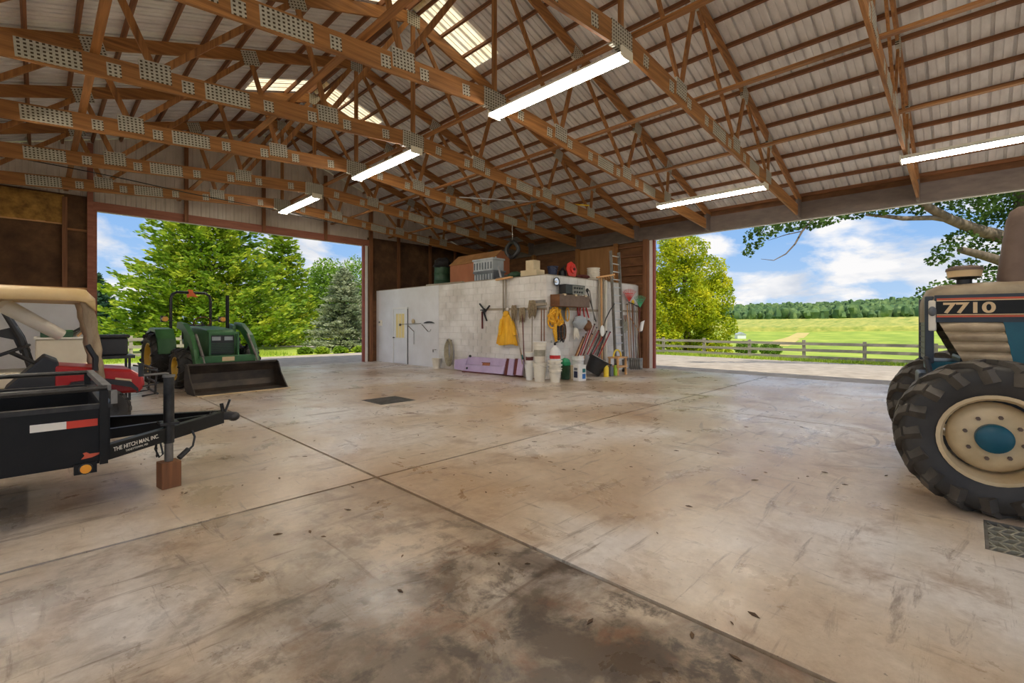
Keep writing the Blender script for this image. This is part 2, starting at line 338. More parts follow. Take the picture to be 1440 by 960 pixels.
def floor_material():
    m = bpy.data.materials.new('concrete_floor'); MAT['concrete_floor'] = m; m.use_nodes = True; nt = m.node_tree; L = nt.links.new
    b = nt.nodes['Principled BSDF']; g = nd(nt, 'ShaderNodeNewGeometry'); pos = g.outputs['Position']
    def noise(scale, detail=6, rough=0.6, dist=0.0, stretch=None, rot=0.0):
        v = pos
        if stretch:
            mp = nd(nt, 'ShaderNodeMapping'); mp.inputs['Scale'].default_value = stretch; mp.inputs['Rotation'].default_value = (0, 0, rot); L(pos, mp.inputs[0]); v = mp.outputs[0]
        n = nd(nt, 'ShaderNodeTexNoise'); n.inputs['Scale'].default_value = scale; n.inputs['Detail'].default_value = detail
        n.inputs['Roughness'].default_value = rough; n.inputs['Distortion'].default_value = dist; L(v, n.inputs['Vector']); return n.outputs['Fac']
    def ramp(sock, stops):
        r = nd(nt, 'ShaderNodeValToRGB'); L(sock, r.inputs[0]); el = r.color_ramp.elements
        el[0].position, el[0].color = stops[0][0], stops[0][1]; el[1].position, el[1].color = stops[-1][0], stops[-1][1]
        for p, c in stops[1:-1]: el.new(p).color = c
        return r.outputs['Color']
    def mixc(f, a, bcol, t='MIX'):
        x = nd(nt, 'ShaderNodeMix', data_type='RGBA', blend_type=t)
        if hasattr(f, 'links'): L(f, x.inputs['Factor'])
        else: x.inputs['Factor'].default_value = f
        for s, k in ((a, 'A'), (bcol, 'B')):
            if hasattr(s, 'links'): L(s, x.inputs[k])
            else: x.inputs[k].default_value = s
        return x.outputs['Result']
    W = (1, 1, 1, 1); K = (0, 0, 0, 1)
    sp = nd(nt, 'ShaderNodeSeparateXYZ'); L(pos, sp.inputs[0])
    def less(s, v):
        c = nd(nt, 'ShaderNodeMath', operation='LESS_THAN'); c.inputs[1].default_value = v; L(s, c.inputs[0]); return c.outputs[0]
    def mul(a, b2):
        c = nd(nt, 'ShaderNodeMath', operation='MULTIPLY'); L(a, c.inputs[0])
        if hasattr(b2, 'links'): L(b2, c.inputs[1])
        else: c.inputs[1].default_value = b2
        return c.outputs[0]
    def near(p, r0, r1, lo, hi):
        d = nd(nt, 'ShaderNodeVectorMath', operation='DISTANCE'); L(pos, d.inputs[0]); d.inputs[1].default_value = p
        m_ = nd(nt, 'ShaderNodeMapRange'); L(d.outputs['Value'], m_.inputs['Value'])
        for k, v in (('From Min', r0), ('From Max', r1), ('To Min', lo), ('To Max', hi)): m_.inputs[k].default_value = v
        return m_.outputs[0], d.outputs['Value']
    base = ramp(noise(0.42, 6, 0.55, 0.3), [(0.32, lin((178, 150, 118))), (0.48, lin((202, 184, 160))), (0.62, lin((226, 219, 210)))])
    col = mixc(1.0, base, ramp(noise(11, 8, 0.75), [(0.25, (0.74, 0.71, 0.68, 1)), (0.62, W)]), 'MULTIPLY')
    col = mixc(ramp(noise(1.5, 10, 0.68, 0.3), [(0.53, K), (0.66, (.8, .8, .8, 1))]), col, lin((150, 122, 94)))           # blotches of dirt
    col = mixc(ramp(noise(3.0, 10, 0.72, 0.6, (0.3, 2.6, 1), 0.55), [(0.56, K), (0.66, (.8, .8, .8, 1))]), col, lin((124, 104, 86)))   # dragged scuffs
    col = mixc(ramp(noise(3.4, 10, 0.72, 0.8, (2.8, 0.35, 1), 0.25), [(0.58, K), (0.68, (.7, .7, .7, 1))]), col, lin((112, 92, 76)))
    # circling tyre tracks on the open floor by the eave
    for c_, per, w_ in (((7.3, 1.9, 0), .62, .035), ((8.6, 3.6, 0), .48, .03), ((5.0, 6.4, 0), .7, .03)):
        f_, dist = near(c_, 0.6, 2.6, 1.0, 0.0)
        wob = nd(nt, 'ShaderNodeMath', operation='MULTIPLY_ADD'); L(noise(1.2, 2, .5), wob.inputs[0]); wob.inputs[1].default_value = .35; L(dist, wob.inputs[2])
        q = nd(nt, 'ShaderNodeMath', operation='DIVIDE'); q.inputs[1].default_value = per; L(wob.outputs[0], q.inputs[0])
        fr = nd(nt, 'ShaderNodeMath', operation='FRACT'); L(q.outputs[0], fr.inputs[0])
        line = mul(less(fr.outputs[0], w_ / per), f_)
        col = mixc(mul(line, ramp(noise(1.7, 6, .7), [(0.45, K), (0.6, (.8, .8, .8, 1))])), col, lin((96, 78, 64)))
    # the worn near slab (its own joints bound it): oil and rust stains
    slab = mul(less(sp.outputs['X'], 2.3), less(sp.outputs['Y'], 4.1))
    nr, _ = near((1.75, 1.15, 0), 0.4, 2.3, 1.0, 0.30)
    st = ramp(noise(1.3, 12, 0.66, 0.25), [(0.34, K), (0.56, W)])
    col = mixc(mul(mul(st, slab), nr), col, lin((82, 64, 46)))
    col = mixc(mul(mul(mul(ramp(noise(4.2, 12, 0.72, 0.3), [(0.50, K), (0.60, W)]), slab), nr), 0.85), col, lin((58, 44, 30)))
    col = mixc(mul(mul(mul(ramp(noise(2.4, 10, 0.66, 0.5), [(0.54, K), (0.64, W)]), slab), nr), 0.6), col, lin((120, 76, 44)))
    col = mixc(mul(ramp(noise(30, 3, 0.5, 0), [(0.69, K), (0.74, W)]), 0.6), col, lin((84, 70, 58)))
    L(col, b.inputs['Base Color'])
    rr = nd(nt, 'ShaderNodeMapRange'); rr.inputs['From Min'].default_value = 0.3; rr.inputs['From Max'].default_value = 0.7; rr.inputs['To Min'].default_value = 0.22; rr.inputs['To Max'].default_value = 0.42
    L(noise(1.6, 10, 0.68, 0.4), rr.inputs['Value']); L(rr.outputs[0], b.inputs['Roughness'])
    bp = nd(nt, 'ShaderNodeBump'); bp.inputs['Strength'].default_value = 0.10; bp.inputs['Distance'].default_value = 0.01; L(noise(14, 6, 0.7), bp.inputs['Height']); L(bp.outputs[0], b.inputs['Normal'])
    b.inputs['Specular IOR Level'].default_value = 0.5
floor_material()

# ------------------------------------------------------------------ building dimensions
XC, XE, XW = 5.37, 14.5, -3.76            # ridge, right eave wall, left eave wall
YG, YN = 17.1, -6.6                       # gable wall with the tractor door, open near gable
BX, BY, BZ = 9.6, 8.13, 2.82              # block room: face with the door, face with the ladder, height
def chord_z(x): return 5.10 - 0.082 * abs(x - XC)      # lower edge of the bottom chords
def roof_z(x): return 7.86 - 0.322 * abs(x - XC)       # upper edge of the top chords
TRUSS_Y = [15.37, 12.95, 10.53, 8.11, 5.69, 3.27, 0.85, -1.57, -3.99]

# ---- floor: slabs with recessed joints
fl = struct('floor', MB().box2((XW - 0.2, YN - 0.3, -0.30), (XE + 0.12, YG + 0.12, -0.045)), 'dark_gap')
gx = [XW - 0.2, 2.3, 8.18, XE + 0.12]; gy = [YN - 0.3, -1.95, 4.1, 10.12, YG + 0.12]
HOLES = [((4.42, 7.72, 5.20, 8.50), (1, 2)), ((4.38, -0.95, 5.04, -0.075), (1, 1))]
def slab_box(x0, y0, x1, y1): return MB().box2((x0 + .016, y0 + .016, -0.2), (x1 - .016, y1 - .016, 0.0)).build('slab', 'concrete_floor', fl)
for i in range(3):
    for j in range(4):
        x0, x1, y0, y1 = gx[i], gx[i + 1], gy[j], gy[j + 1]
        h = [q for q, ij in HOLES if ij == (i, j)]
        if not h: slab_box(x0, y0, x1, y1)
        else:                                              # slab with a square drain opening: one mesh of four strips around it
            hx0, hy0, hx1, hy1 = h[0]; e = .016; x0 += e; y0 += e; x1 -= e; y1 -= e
            P = [(x0, y0), (x1, y0), (x1, y1), (x0, y1), (hx0, hy0), (hx1, hy0), (hx1, hy1), (hx0, hy1)]
            mbs = MB(); mbs.add([(a, b, 0) for a, b in P] + [(a, b, -.2) for a, b in P],
                [(0, 1, 5, 4), (1, 2, 6, 5), (2, 3, 7, 6), (3, 0, 4, 7), (4, 5, 13, 12), (5, 6, 14, 13), (6, 7, 15, 14), (7, 4, 12, 15),
                 (0, 8, 9, 1), (1, 9, 10, 2), (2, 10, 11, 3), (3, 11, 8, 0), (8, 12, 13, 9), (9, 13, 14, 10), (10, 14, 15, 11), (11, 15, 12, 8)])
            mbs.build('slab', 'concrete_floor', fl)
def drain(label, q, cells_x, cells_y, diag=False):
    x0, y0, x1, y1 = q; t = thing('floor_drain', label, 'drain', ((x0 + x1) / 2, (y0 + y1) / 2, -0.044))
    m = MB(); w = .022
    for a, b, c, d in ((x0, y0, x1, y0 + w), (x0, y1 - w, x1, y1), (x0, y0, x0 + w, y1), (x1 - w, y0, x1, y1)): m.box2((a + .002, b + .002, -.044), (c - .002, d - .002, -.002))
    m.build('grate_frame', 'dull_steel', t, world=True)
    for k in range(1, cells_x):
        x = x0 + (x1 - x0) * k / cells_x; MB().box2((x - (.008 if diag else .005), y0 + w, -.040), (x + (.008 if diag else .005), y1 - w, -.004)).build('grate_bar', 'galvanised' if diag else 'dull_steel', t, world=True)
    c = MB()
    for k in range(cells_y):
        ya = y0 + (y1 - y0) * (k + .5) / cells_y
        for i in range(cells_x):
            xa = x0 + (x1 - x0) * i / cells_x; xb = x0 + (x1 - x0) * (i + 1) / cells_x; dy = (y1 - y0) / cells_y * .38 * (1 if diag else .0)
            s = 1 if i % 2 else -1; c.bar((xa, ya - dy * s, -.022), (xb, ya + dy * s, -.022), .012 if diag else .006, .03)
    c.build('grate_web', 'galvanised' if diag else 'dull_steel', t, world=True, kind='stuff')
    return t
drain('small square steel drain grate in the middle of the concrete floor', HOLES[0][0], 14, 14)
drain('open steel drain grate under the front tyre of the blue tractor', HOLES[1][0], 6, 14, True)

# ---- gable wall (far left): siding above the door, panels beside it, posts and header
wg = struct('wall_gable', MB().box2((XW, YG + .14, 4.86), (XW + .05, YG + .16, 5.0)), 'gable_metal')
def siding_mesh(w, z0, zl, zr):
    m = MB(); n = 4; pts = []
    for k in range(n):
        a = w * k / n
        pts += [(a, 0), (a + .012, -.018), (a + .045, -.018), (a + .057, 0), (a + w / n * .62, 0), (a + w / n * .62 + .01, -.006), (a + w / n * .62 + .03, 0)]
    pts.append((w, 0)); V = []
    for a, d in pts: t = a / w; V.append((a, -d, z0)); V.append((a, -d, zl + (zr - zl) * t))
    return m.add(V, [(2 * i, 2 * i + 2, 2 * i + 3, 2 * i + 1) for i in range(len(pts) - 1)])
x = XW
while x < XE - .01:
    w = min(.914, XE - x)
    if x < XC < x + w: w = XC - x
    zb = 4.80 if 1.0 < x + w and x < 9.2 else 2.42
    o = siding_mesh(w, zb, roof_z(x) + .088, roof_z(x + w) + .088).build('siding_sheet', 'gable_metal', wg); o.location = (x, YG + .12, 0)
    x += w
for xa, xb in ((XW, 1.06), (9.25, XE)):   # insulated panels
    MB().box2((xa, YG + .02, 2.42), (xb, YG + .10, 4.95)).build('insulation_panel', 'insulation', wg)
m = MB().grid(lambda u, v: Vector((XW + u * 4.05 + .2, YG - .02 - .10 * abs(mnoise.noise(Vector((u * 9, v * 3, 1)))) - .03 * math.sin(v * 3.1), 4.15 + .75 * v)), 40, 10)
m.build('torn_insulation', 'insulation_gold', wg, smooth=True)
MB().box2((XW, YG, 0), (1.06, YG + .1, 2.42)).build('wainscot', 'wall_paint', wg)
MB().box2((9.26, YG, 0), (XE, YG + .1, 2.42)).build('wainscot', 'brown_board', wg)
MB().box2((XW, YG - .03, 2.40), (1.06, YG + .02, 2.47)).build('wainscot_cap', 'light_wood_x', wg)
for px_, z0, z1, ww in ((-2.6, 2.47, 6, .09), (-.95, 2.47, 6, .09), (.50, 2.47, 4.85, .10), (1.0, 0, 6.4, .12), (3.18, 4.6, 7.0, .10), (5.37, 4.6, 7.6, .10), (7.5, 4.6, 7.0, .10), (9.33, 0, 6.4, .14), (10.6, 2.42, 5.9, .1), (12.2, 2.42, 5.4, .1), (13.6, 2.42, 4.9, .1)):
    MB().box2((px_ - ww / 2, YG - .08, z0), (px_ + ww / 2, YG + .02, z1)).build('wall_post', 'red_beam' if px_ == 1.0 else 'old_wood_z', wg)
MB().box2((.5, YG - .03, 3.98), (1.0, YG + .02, 4.04)).build('nailer', 'truss_wood_x', wg)
MB().box2((XW, YG - .03, 4.12), (.5, YG + .02, 4.16)).build('nailer', 'light_wood_x', wg)
tr1 = struct('trim_1', MB().box2((1.0, YG - .02, 4.60), (9.35, YG + .12, 4.84)), 'red_beam')
MB().box2((1.0, YG + .06, 4.585), (9.35, YG + .14, 4.60)).build('drip_edge', 'trim_white', tr1)
tr2 = struct('trim_2', MB().box2((9.10, YG - .02, 0), (9.20, YG + .16, 4.60)), 'trim_white')
MB().box2((9.04, YG + .02, 0), (9.10, YG + .17, 4.60)).build('door_edge_trim', 'trim_red', tr2)
MB().box2((1.055, YG - .05, 0), (1.14, YG + .14, 4.60)).build('jamb_board', 'red_beam', tr2)

# ---- right eave wall: opening from the block room to beyond the frame
we = struct('wall_right', MB().box2((XE + .02, 7.75, 0), (XE + .10, YG + .1, 2.42)), 'brown_board')
MB().box2((XE + .03, 7.75, 2.42), (XE + .10, YG + .1, 4.9)).build('wall_panel', 'brown_board', we)
MB().box2((XE - .02, 9.0, 2.82), (XE + .03, 10.6, 4.28)).build('plywood_sheet', 'plywood', we)
for z in (2.85, 3.17, 3.50, 3.82, 4.15): MB().box2((XE - .06, 7.92, z), (XE + .03, 8.98, z + .045)).build('girt', 'old_wood_y', we)
for yy in (8.98, 10.66, 12.9, 15.3): MB().box2((XE - .13, yy - .07, 0 if yy > 9.2 else 2.82), (XE + .02, yy + .07, 4.35)).build('wall_post', 'truss_wood_z', we)
MB().box2((XE - .10, 7.74, 0), (XE + .04, 7.92, 4.36)).build('wall_post', 'old_wood_z', we)
hb = struct('trim_3', MB().box2((XE - .06, YN, 4.33), (XE + .10, YG, 4.78)), 'steel_beam')
MB().box2((XE + .06, YN, 4.315), (XE + .14, 7.75, 4.335)).build('drip_edge', 'trim_white', hb)
MB().box2((XE + .04, YN, 4.78), (XE + .09, YG, 4.99)).build('fascia_board', 'brown_board', hb)
tr4 = struct('trim_4', MB().box2((XE + .03, 7.64, 0), (XE + .13, 7.74, 4.33)), 'trim_white')
MB().box2((XE + .06, 7.57, 0), (XE + .17, 7.64, 4.33)).build('door_edge_trim', 'trim_red', tr4)
# ---- left eave wall (out of the picture, wide opening added to let daylight in)
wl = struct('wall_left', MB().box2((XW - .12, 8.6, 0), (XW, YG + .1, 4.80)), 'gable_metal')
MB().box2((XW - .12, YN, 4.33), (XW, 8.6, 4.80)).build('header', 'steel_beam', wl)

# ---- block room in the corner
wb = struct('wall_block_room_1', MB().box2((BX + .01, BY + .01, 0), (BX + .19, YG, BZ - .01)), 'mortar')
seam_y = 13.05
dY0, dY1, dZ = 14.86, 15.76, 2.06                       # door opening
bm_full = MB().box((0, 0, 0), (.02, .39, .192)).mesh('block'); bm_full.materials.append(MAT['block_paint'])
bm_half = MB().box((0, 0, 0), (.02, .19, .192)).mesh('block'); bm_half.materials.append(MAT['block_paint'])
def courses(a0, a1):
    n = int(round((a1 - a0) / .4))
    for r in range(14):
        z = .1014 + r * .2014
        if r % 2 == 0:
            for k in range(n): yield bm_full, a0 + .2 + k * .4, z
        else:
            yield bm_half, a0 + .1, z
            for k in range(n - 1): yield bm_full, a0 + .4 + k * .4, z
            yield bm_half, a0 + n * .4 - .1, z
for me, a, z in courses(BY, BY + 4.8): piece('block', me, wb, (BX + .003 + random.uniform(0, .003), a + .0, z))
MB().box2((BX - .006, BY + 4.8 + .004, 0), (BX + .02, dY0 - .06, BZ)).build('plaster_panel', 'wall_paint', wb)
MB().box2((BX - .006, dY1 + .06, 0), (BX + .02, YG, BZ)).build('plaster_panel', 'wall_paint', wb)
MB().box2((BX - .006, dY0 - .06, dZ + .06), (BX + .02, dY1 + .06, BZ)).build('plaster_panel', 'wall_paint', wb)
wb2 = struct('wall_block_room_2', MB().box2((BX + .01, BY + .01, 0), (XE, BY + .19, BZ - .01)), 'mortar')
for me, a, z in courses(BX, BX + 4.8):
    piece('block', me, wb2, (a + .003, BY + .003 + random.uniform(0, .003), z), rot=(0, 0, PI / 2))
rb = struct('ceiling_block_room', MB().box2((BX + .01, BY + .01, BZ - .02), (XE, YG, BZ)), 'brown_board')
MB().box2((BX - .012, BY - .012, BZ), (BX + .16, YG, BZ + .02)).build('top_plate', 'grey_wood_y', rb)
MB().box2((BX + .16, BY - .012, BZ), (XE - .15, BY + .16, BZ + .02)).build('top_plate', 'grey_wood_x', rb)
# door
d1 = struct('door_1', MB().box2((BX - .02, dY0, .01), (BX + .03, dY1, dZ)), 'white_paint')
f = MB()
for a, b in (((dY0 - .06, 0), (dY0, dZ + .06)), ((dY1, 0), (dY1 + .06, dZ + .06)), ((dY0, dZ), (dY1, dZ + .06))): f.box2((BX - .045, a[0], a[1]), (BX + .03, b[0], b[1]))
f.build('door_frame', 'trim_white', d1)
g = onX(550.0, 440, BX); h = onX(560.5, 474, BX)
wy0, wy1, wz0, wz1 = dY0 + .16, dY1 - .16, .98, 1.88
MB().box2((BX - .026, wy0, wz0), (BX - .018, wy1, wz1)).build('curtained_window', 'brass_window', d1)
fr = MB()
for a, b in (((wy0 - .03, wz0 - .03), (wy0, wz1 + .03)), ((wy1, wz0 - .03), (wy1 + .03, wz1 + .03)), ((wy0, wz1), (wy1, wz1 + .03)), ((wy0, wz0 - .03), (wy1, wz0))): fr.box2((BX - .034, a[0], a[1]), (BX - .018, b[0], b[1]))
for k in (1, 2): fr.box2((BX - .032, wy0 + (wy1 - wy0) * k / 3 - .008, wz0), (BX - .026, wy0 + (wy1 - wy0) * k / 3 + .008, wz1))
fr.build('window_frame', 'trim_white', d1)
hd = MB().cyl((BX - .02, dY1 - .07, .98), (BX - .07, dY1 - .07, .98), .012); hd.ball((BX - .085, dY1 - .07, .98), .03); hd.build('door_knob', 'black_metal', d1, smooth=True)
MB().box2((BX - .044, dY0 - .064, .01), (BX - .012, dY0 - .052, dZ)).build('weather_strip', 'black_plastic', d1)
# ------------------------------------------------------------------ roof: sheets, purlins, skylights
SHW = 0.8167
mat('skylight', (250, 226, 176), (255, 238, 200), 0.5, scale=3, trans=0.9)
def roof_sheet_mesh(x0, x1, flat=False):
    n = 3; pts = []; w = SHW
    for k in range(n):
        a = w * k / n
        pts += [(a, 0.0), (a + .008, .05), (a + .044, .05), (a + .052, 0.0), (a + .155, 0.0), (a + .158, .014), (a + .172, .014), (a + .175, 0.0)]
    pts.append((w, 0.0)); V = []
    for a, h in pts:
        V.append((x0, a, roof_z(x0) + .095 + h)); V.append((x1, a, roof_z(x1) + .095 + h))
    m = MB(); m.add(V, [(2 * i, 2 * i + 1, 2 * i + 3, 2 * i + 2) for i in range(len(pts) - 1)])
    return m
ce = struct('ceiling', MB().bar((XC, YN - .3, roof_z(XC) + .125), (XC, YG + .4, roof_z(XC) + .125), .36, .012), 'roof_metal')
SKY = [2.43, 7.33, 12.23]
rs = {}
for side in (1, -1):
    xo = XC + side * (XE - XC + .45); xk = XC + side * 1.70; xt = XC + side * .02
    for key, a, b in (('full', xt, xo), ('low', xk, xo), ('sky', xt, xk)):
        me = roof_sheet_mesh(a, b).mesh('roof_sheet' if key != 'sky' else 'skylight_panel'); me.materials.append(MAT['skylight' if key == 'sky' else 'roof_metal']); rs[(side, key)] = me
y = SKY[2] - SHW * 23
while y < YG + .2:
    sky_here = any(abs(y - s) < .02 for s in SKY)
    for side in (1, -1):
        if sky_here:
            piece('roof_sheet', rs[(side, 'low')], ce, (0, y, 0)); piece('skylight_panel', rs[(side, 'sky')], ce, (0, y, 0))
        else: piece('roof_sheet', rs[(side, 'full')], ce, (0, y, 0))
    y += SHW
pme = MB().box((0, (YN + YG) / 2, 0), (.045, YG - YN + .3, .09)).mesh('purlin'); pme.materials.append(MAT['old_wood_y'])
for side in (1, -1):
    for k in range(16):
        d = .12 + k * .60
        xx = XC + side * d
        if abs(d) < XE - XC + .35: piece('purlin', pme, ce, (xx, 0, roof_z(xx) + .046), rot=(0, side * math.atan(.322), 0))
bme = MB().box((0, (YN + YG) / 2, 0), (.095, YG - YN - .1, .04)).mesh('lateral_brace'); bme.materials.append(MAT['truss_wood_y'])
for d in (-4.85, -2.40, .28, 2.32, 4.72): piece('lateral_brace', bme, ce, (XC + d, -.05, chord_z(XC + d) + .312))

# ------------------------------------------------------------------ scissor trusses
TH = .045; CD = .286; TD = .235
def tp(d): return Vector((d, 0, 0))
LJ = [1.77, 4.22, 6.25]; TJ = [2.32, 4.72, 6.35]
def make_truss(label):
    z0 = chord_z(XC)
    t = thing('roof_truss', label, 'roof truss', (XC, 0, z0), 0, 'scissor roof trusses')
    def lo(d): return -.082 * abs(d)
    def hi(d): return roof_z(XC) - .322 * abs(d) - z0
    E_ = XE - XC + .02
    for s in (1, -1):
        MB().prism([(0, lo(0)), (s * E_, lo(E_)), (s * E_, lo(E_) + CD), (0, lo(0) + CD)], TH, u=(1, 0, 0), v=(0, 0, 1)).build('bottom_chord', 'truss_wood_x', t)
        MB().prism([(0, hi(0)), (s * (E_ + .4), hi(E_ + .4)), (s * (E_ + .4), hi(E_ + .4) - TD + .1), (s * E_, hi(E_) - TD), (0, hi(0) - TD)], TH, u=(1, 0, 0), v=(0, 0, 1)).build('top_chord', 'truss_wood_x', t)
        L = lambda i: Vector((s * LJ[i], 0, lo(LJ[i]) + CD - .06)); T = lambda i: Vector((s * TJ[i], 0, hi(TJ[i]) - TD + .05)); PK = Vector((s * .1, 0, hi(0) - TD + .02))
        for a, b in ((PK, L(0)), (L(0), T(0)), (T(0), L(1)), (L(1), T(1)), (T(1), L(2)), (L(2), T(2))):
            MB().bar(a, b, .036, .089, up=(0, 1, 0)).m
            w = MB(); d = (b - a).normalized(); w.bar(a, b, .089, .038, up=(0, 1, 0)); w.build('web', 'truss_wood_z', t)
    MB().box2((-.045, -.018, lo(0) + CD - .05), (.045, .018, hi(0) - TD + .05)).build('king_post', 'truss_wood_z', t)
    return t, lo, hi
PM = {}
for k, (w, h) in dict(small=(.15, .17), mid=(.36, .27), big=(.60, .235), centre=(.50, .33), heel=(.34, .50), top=(.30, .28)).items():
    PM[k] = MB().box((0, 0, 0), (w, TH + .008, h)).mesh('nail_plate'); PM[k].materials.append(MAT['nail_plate'])
PM['heel'].materials.clear(); PM['heel'].materials.append(MAT['steel_beam'])
tproto, LO, HI = make_truss('wooden scissor roof truss')
def put_plate(k, d, z, a=0.0): piece('nail_plate', PM[k], tproto, (d, 0, z), rot=(0, a, 0))
put_plate('centre', 0, LO(0) + .12); put_plate('top', 0, HI(0) - .16)
for s in (1, -1):
    for d in (.63, 1.42, 2.05, 2.75, 3.84, 4.66): put_plate('small', s * d, LO(d) + .13, s * .08)
    for d in (3.33, 5.27): put_plate('big', s * d, LO(d) + .14, s * .08)
    for d in LJ: put_plate('mid', s * d, LO(d) + CD - .05, s * .08)
    for d in TJ: put_plate('top', s * d, HI(d) - TD + .06, s * .31)
    put_plate('heel', s * 8.93, LO(8.93) + .22, 0)
ORD = ['first', 'second', 'third', 'fourth', 'fifth', 'sixth', 'seventh', 'eighth', 'ninth']
for i, y in enumerate(TRUSS_Y):
    o = tproto if i == 0 else copy_tree(tproto)
    o.location = (XC, y, chord_z(XC)); o['label'] = 'wooden scissor roof truss with nail plates, %s from the gable wall with the tractor door' % ORD[i]

# ------------------------------------------------------------------ fluorescent fixtures between the trusses
def fixture(x, y0, y1, label, group='fluorescent fixtures under the trusses'):
    z = chord_z(x) - .002; yc = (y0 + y1) / 2; L = (y1 - y0) / 2 + .06
    t = thing('fluorescent_light', label, 'light', (x, yc, z), 0, group)
    MB().box2((-.055, -L, -.075), (.055, L, 0)).build('housing', 'cream_plastic', t)
    for s in (1, -1):
        MB().prism([(s * .055, -.045), (s * .135, -.078), (s * .135, -.086), (s * .055, -.054)], 2 * L, u=(1, 0, 0), v=(0, 0, 1)).build('reflector_wing', 'silver_plastic', t)
        MB().box2((-.135, s * L - .012, -.13), (.135, s * L + .012, 0)).build('end_cap', 'cream_plastic', t)
        MB().cyl((s * .075, -L + .02, -.105), (s * .075, L - .02, -.105), .019, n=10).build('tube', 'tube_glow', t, smooth=True)
    return t
fixture(5.42, 3.27, 5.69, 'long white fluorescent light hung under the ridge, the one second furthest from the gable wall')
fixture(5.42, 8.11, 10.53, 'long white fluorescent light hung under the ridge, middle one of the ridge row')
fixture(5.42, 12.95, 15.37, 'long white fluorescent light hung under the ridge, nearest to the gable wall')
fixture(11.3, 3.27, 5.69, 'long fluorescent light hung beside the open eave side, above the bare floor')
fixture(11.3, -1.57, .85, 'long fluorescent light hung beside the open eave side, above the blue tractor')
fixture(-.56, 3.27, 5.69, 'long fluorescent fill light added out of view over the black trailer')  # unseen lamp added to brighten the interior
fixture(-.56, 8.11, 10.53, 'long fluorescent fill light added out of view over the cart with the tan canopy')  # another lamp out of view, added for fill
fixture(-.56, -1.57, .85, 'long fluorescent fill light added out of view over the bare floor behind the trailer')  # put in behind the camera only as fill light
fixture(5.42, -1.57, .85, 'long white fluorescent fill light added out of view under the ridge, furthest of all from the gable wall')  # extra lamp behind the camera, added to lift the interior
# sagging cable along the gable side and a pole stored across the chords
pts = [Vector((-2 + k * .5, 14.2, 5.05 + .012 * math.cos(k) - .045 * (k * .5))) for k in range(20)]
one('cable', MB().tube(pts, .012, 6), 'black_plastic', 'thin black cable sagging between the trusses near the gable wall', 'cable', smooth=True)
p0 = onY(690, 325, 9.6); p1 = onY(800, 300, 9.6)
st = thing('storage_pole', 'thin pale pole with a yellow tip stored across the truss chords', 'pole', (9.8, 9.32, chord_z(9.8) + .34))
a = Vector((8.6, 10.60, chord_z(8.6) + .35)); b = Vector((11.4, 8.0, chord_z(11.0) + .35)); c = a.lerp(b, .72)
MB().cyl(a, c, .018, n=8).build('shaft', 'aluminium', st, world=True, smooth=True); MB().cyl(c, b, .02, n=8).build('tip', 'yellow', st, world=True, smooth=True)
# ------------------------------------------------------------------ things on and along the block room
def WL(x, y, off=.03): return onX(x, y, BX - off)       # on the face with the door
def WR(x, y, off=.03): return onY(x, y, BY - off)       # on the face with the ladder
def bucket_prof(r0, r1, h, lip=.02): return [(r0 * .2, 0), (r0, 0), (r0 + (r1 - r0) * .8, h * .8), (r1 + lip * .6, h * .8), (r1 + lip * .6, h * .85), (r1, h * .86), (r1, h - .015), (r1 + lip, h - .015), (r1 + lip, h), (r1 - .008, h), (r0 - .01, .02), (r0 * .2, .02)]
def bucket(x, y, z, r0, r1, h, label, mat_='white_plastic', group=None, lid=None, handle=True, band=None):
    t = thing('bucket', label, 'bucket', (x, y, z), random.uniform(0, 6), group)
    MB().lathe(bucket_prof(r0, r1, h), 20, capped=False).build('body', mat_, t, smooth=True)
    if lid: MB().lathe([(r1 * .2, h - .012), (r1 + .018, h - .012), (r1 + .018, h + .012), (r1 - .02, h + .016), (r1 * .2, h + .014)], 20).build('lid', lid, t, smooth=True)
    if handle:
        MB().tube([Vector(((r1 + .012) * math.cos(a), (r1 + .012) * math.sin(a) , h * .88 - .09 * math.sin(a))) for a in [PI * k / 12 for k in range(13)]], .003, 5).build('handle', 'steel', t)
    if band: MB().lathe([(r0 + (r1 - r0) * .30 + .002, h * .30), (r0 + (r1 - r0) * .62 + .002, h * .62)], 20, capped=False).build('label_band', band, t, smooth=True)
    return t

# -- thermostat box
p = WL(535, 454, .03)
t = thing('wall_thermostat', 'small white control box on the wall beside the door', 'control box', p)
MB().box((0, 0, 0), (.07, .20, .22)).build('case', 'cream_plastic', t, bevel=.01); MB().box((-.037, .02, .03), (.006, .10, .07)).build('screen', 'grey_plastic', t)
# -- tool rails with hooks, and what hangs from them
def rail(a, b, label, mat_='grey_wood_y', w=.02, h=.07):
    return one('wall_rail', MB().bar(a, b, w, h), mat_, label, 'rail', 'hanging rails on the block room')
rail(WL(684, 435, .012), WL(769, 434, .012), 'pale wooden hanging rail on the block face under the mops')
rail(WR(772, 433, .012), WR(845, 437, .012), 'pale wooden hanging rail behind the yellow rope bundle')
rail(WR(876, 437, .012), WR(897, 438, .012), 'short wooden hanging rail behind the garden rakes')
t = thing('wall_bracket', 'thin steel bracket with a wooden knob and a chain beside the door', 'bracket', WL(575, 455, .0))
MB().cyl(WL(562, 456, .04), WL(592, 454.5, .04), .011, n=6).build('rod', 'dull_steel', t, world=True)
MB().bar(WL(571, 455, .03), WL(582, 466, .03), .015, .02).build('brace', 'rust_brown', t, world=True)
MB().lathe([(.01, 0), (.075, .01), (.085, .05), (.02, .07)], 14, WL(582, 451.5, .03), (-1, 0, 0)).build('knob', 'rim_cream', t, world=True, smooth=True)
MB().ball(WL(562.5, 456.5, .06), (.03, .06, .05)).build('wedge', 'rust_brown', t, world=True)
c = MB(); q0 = WL(582, 466, .03)
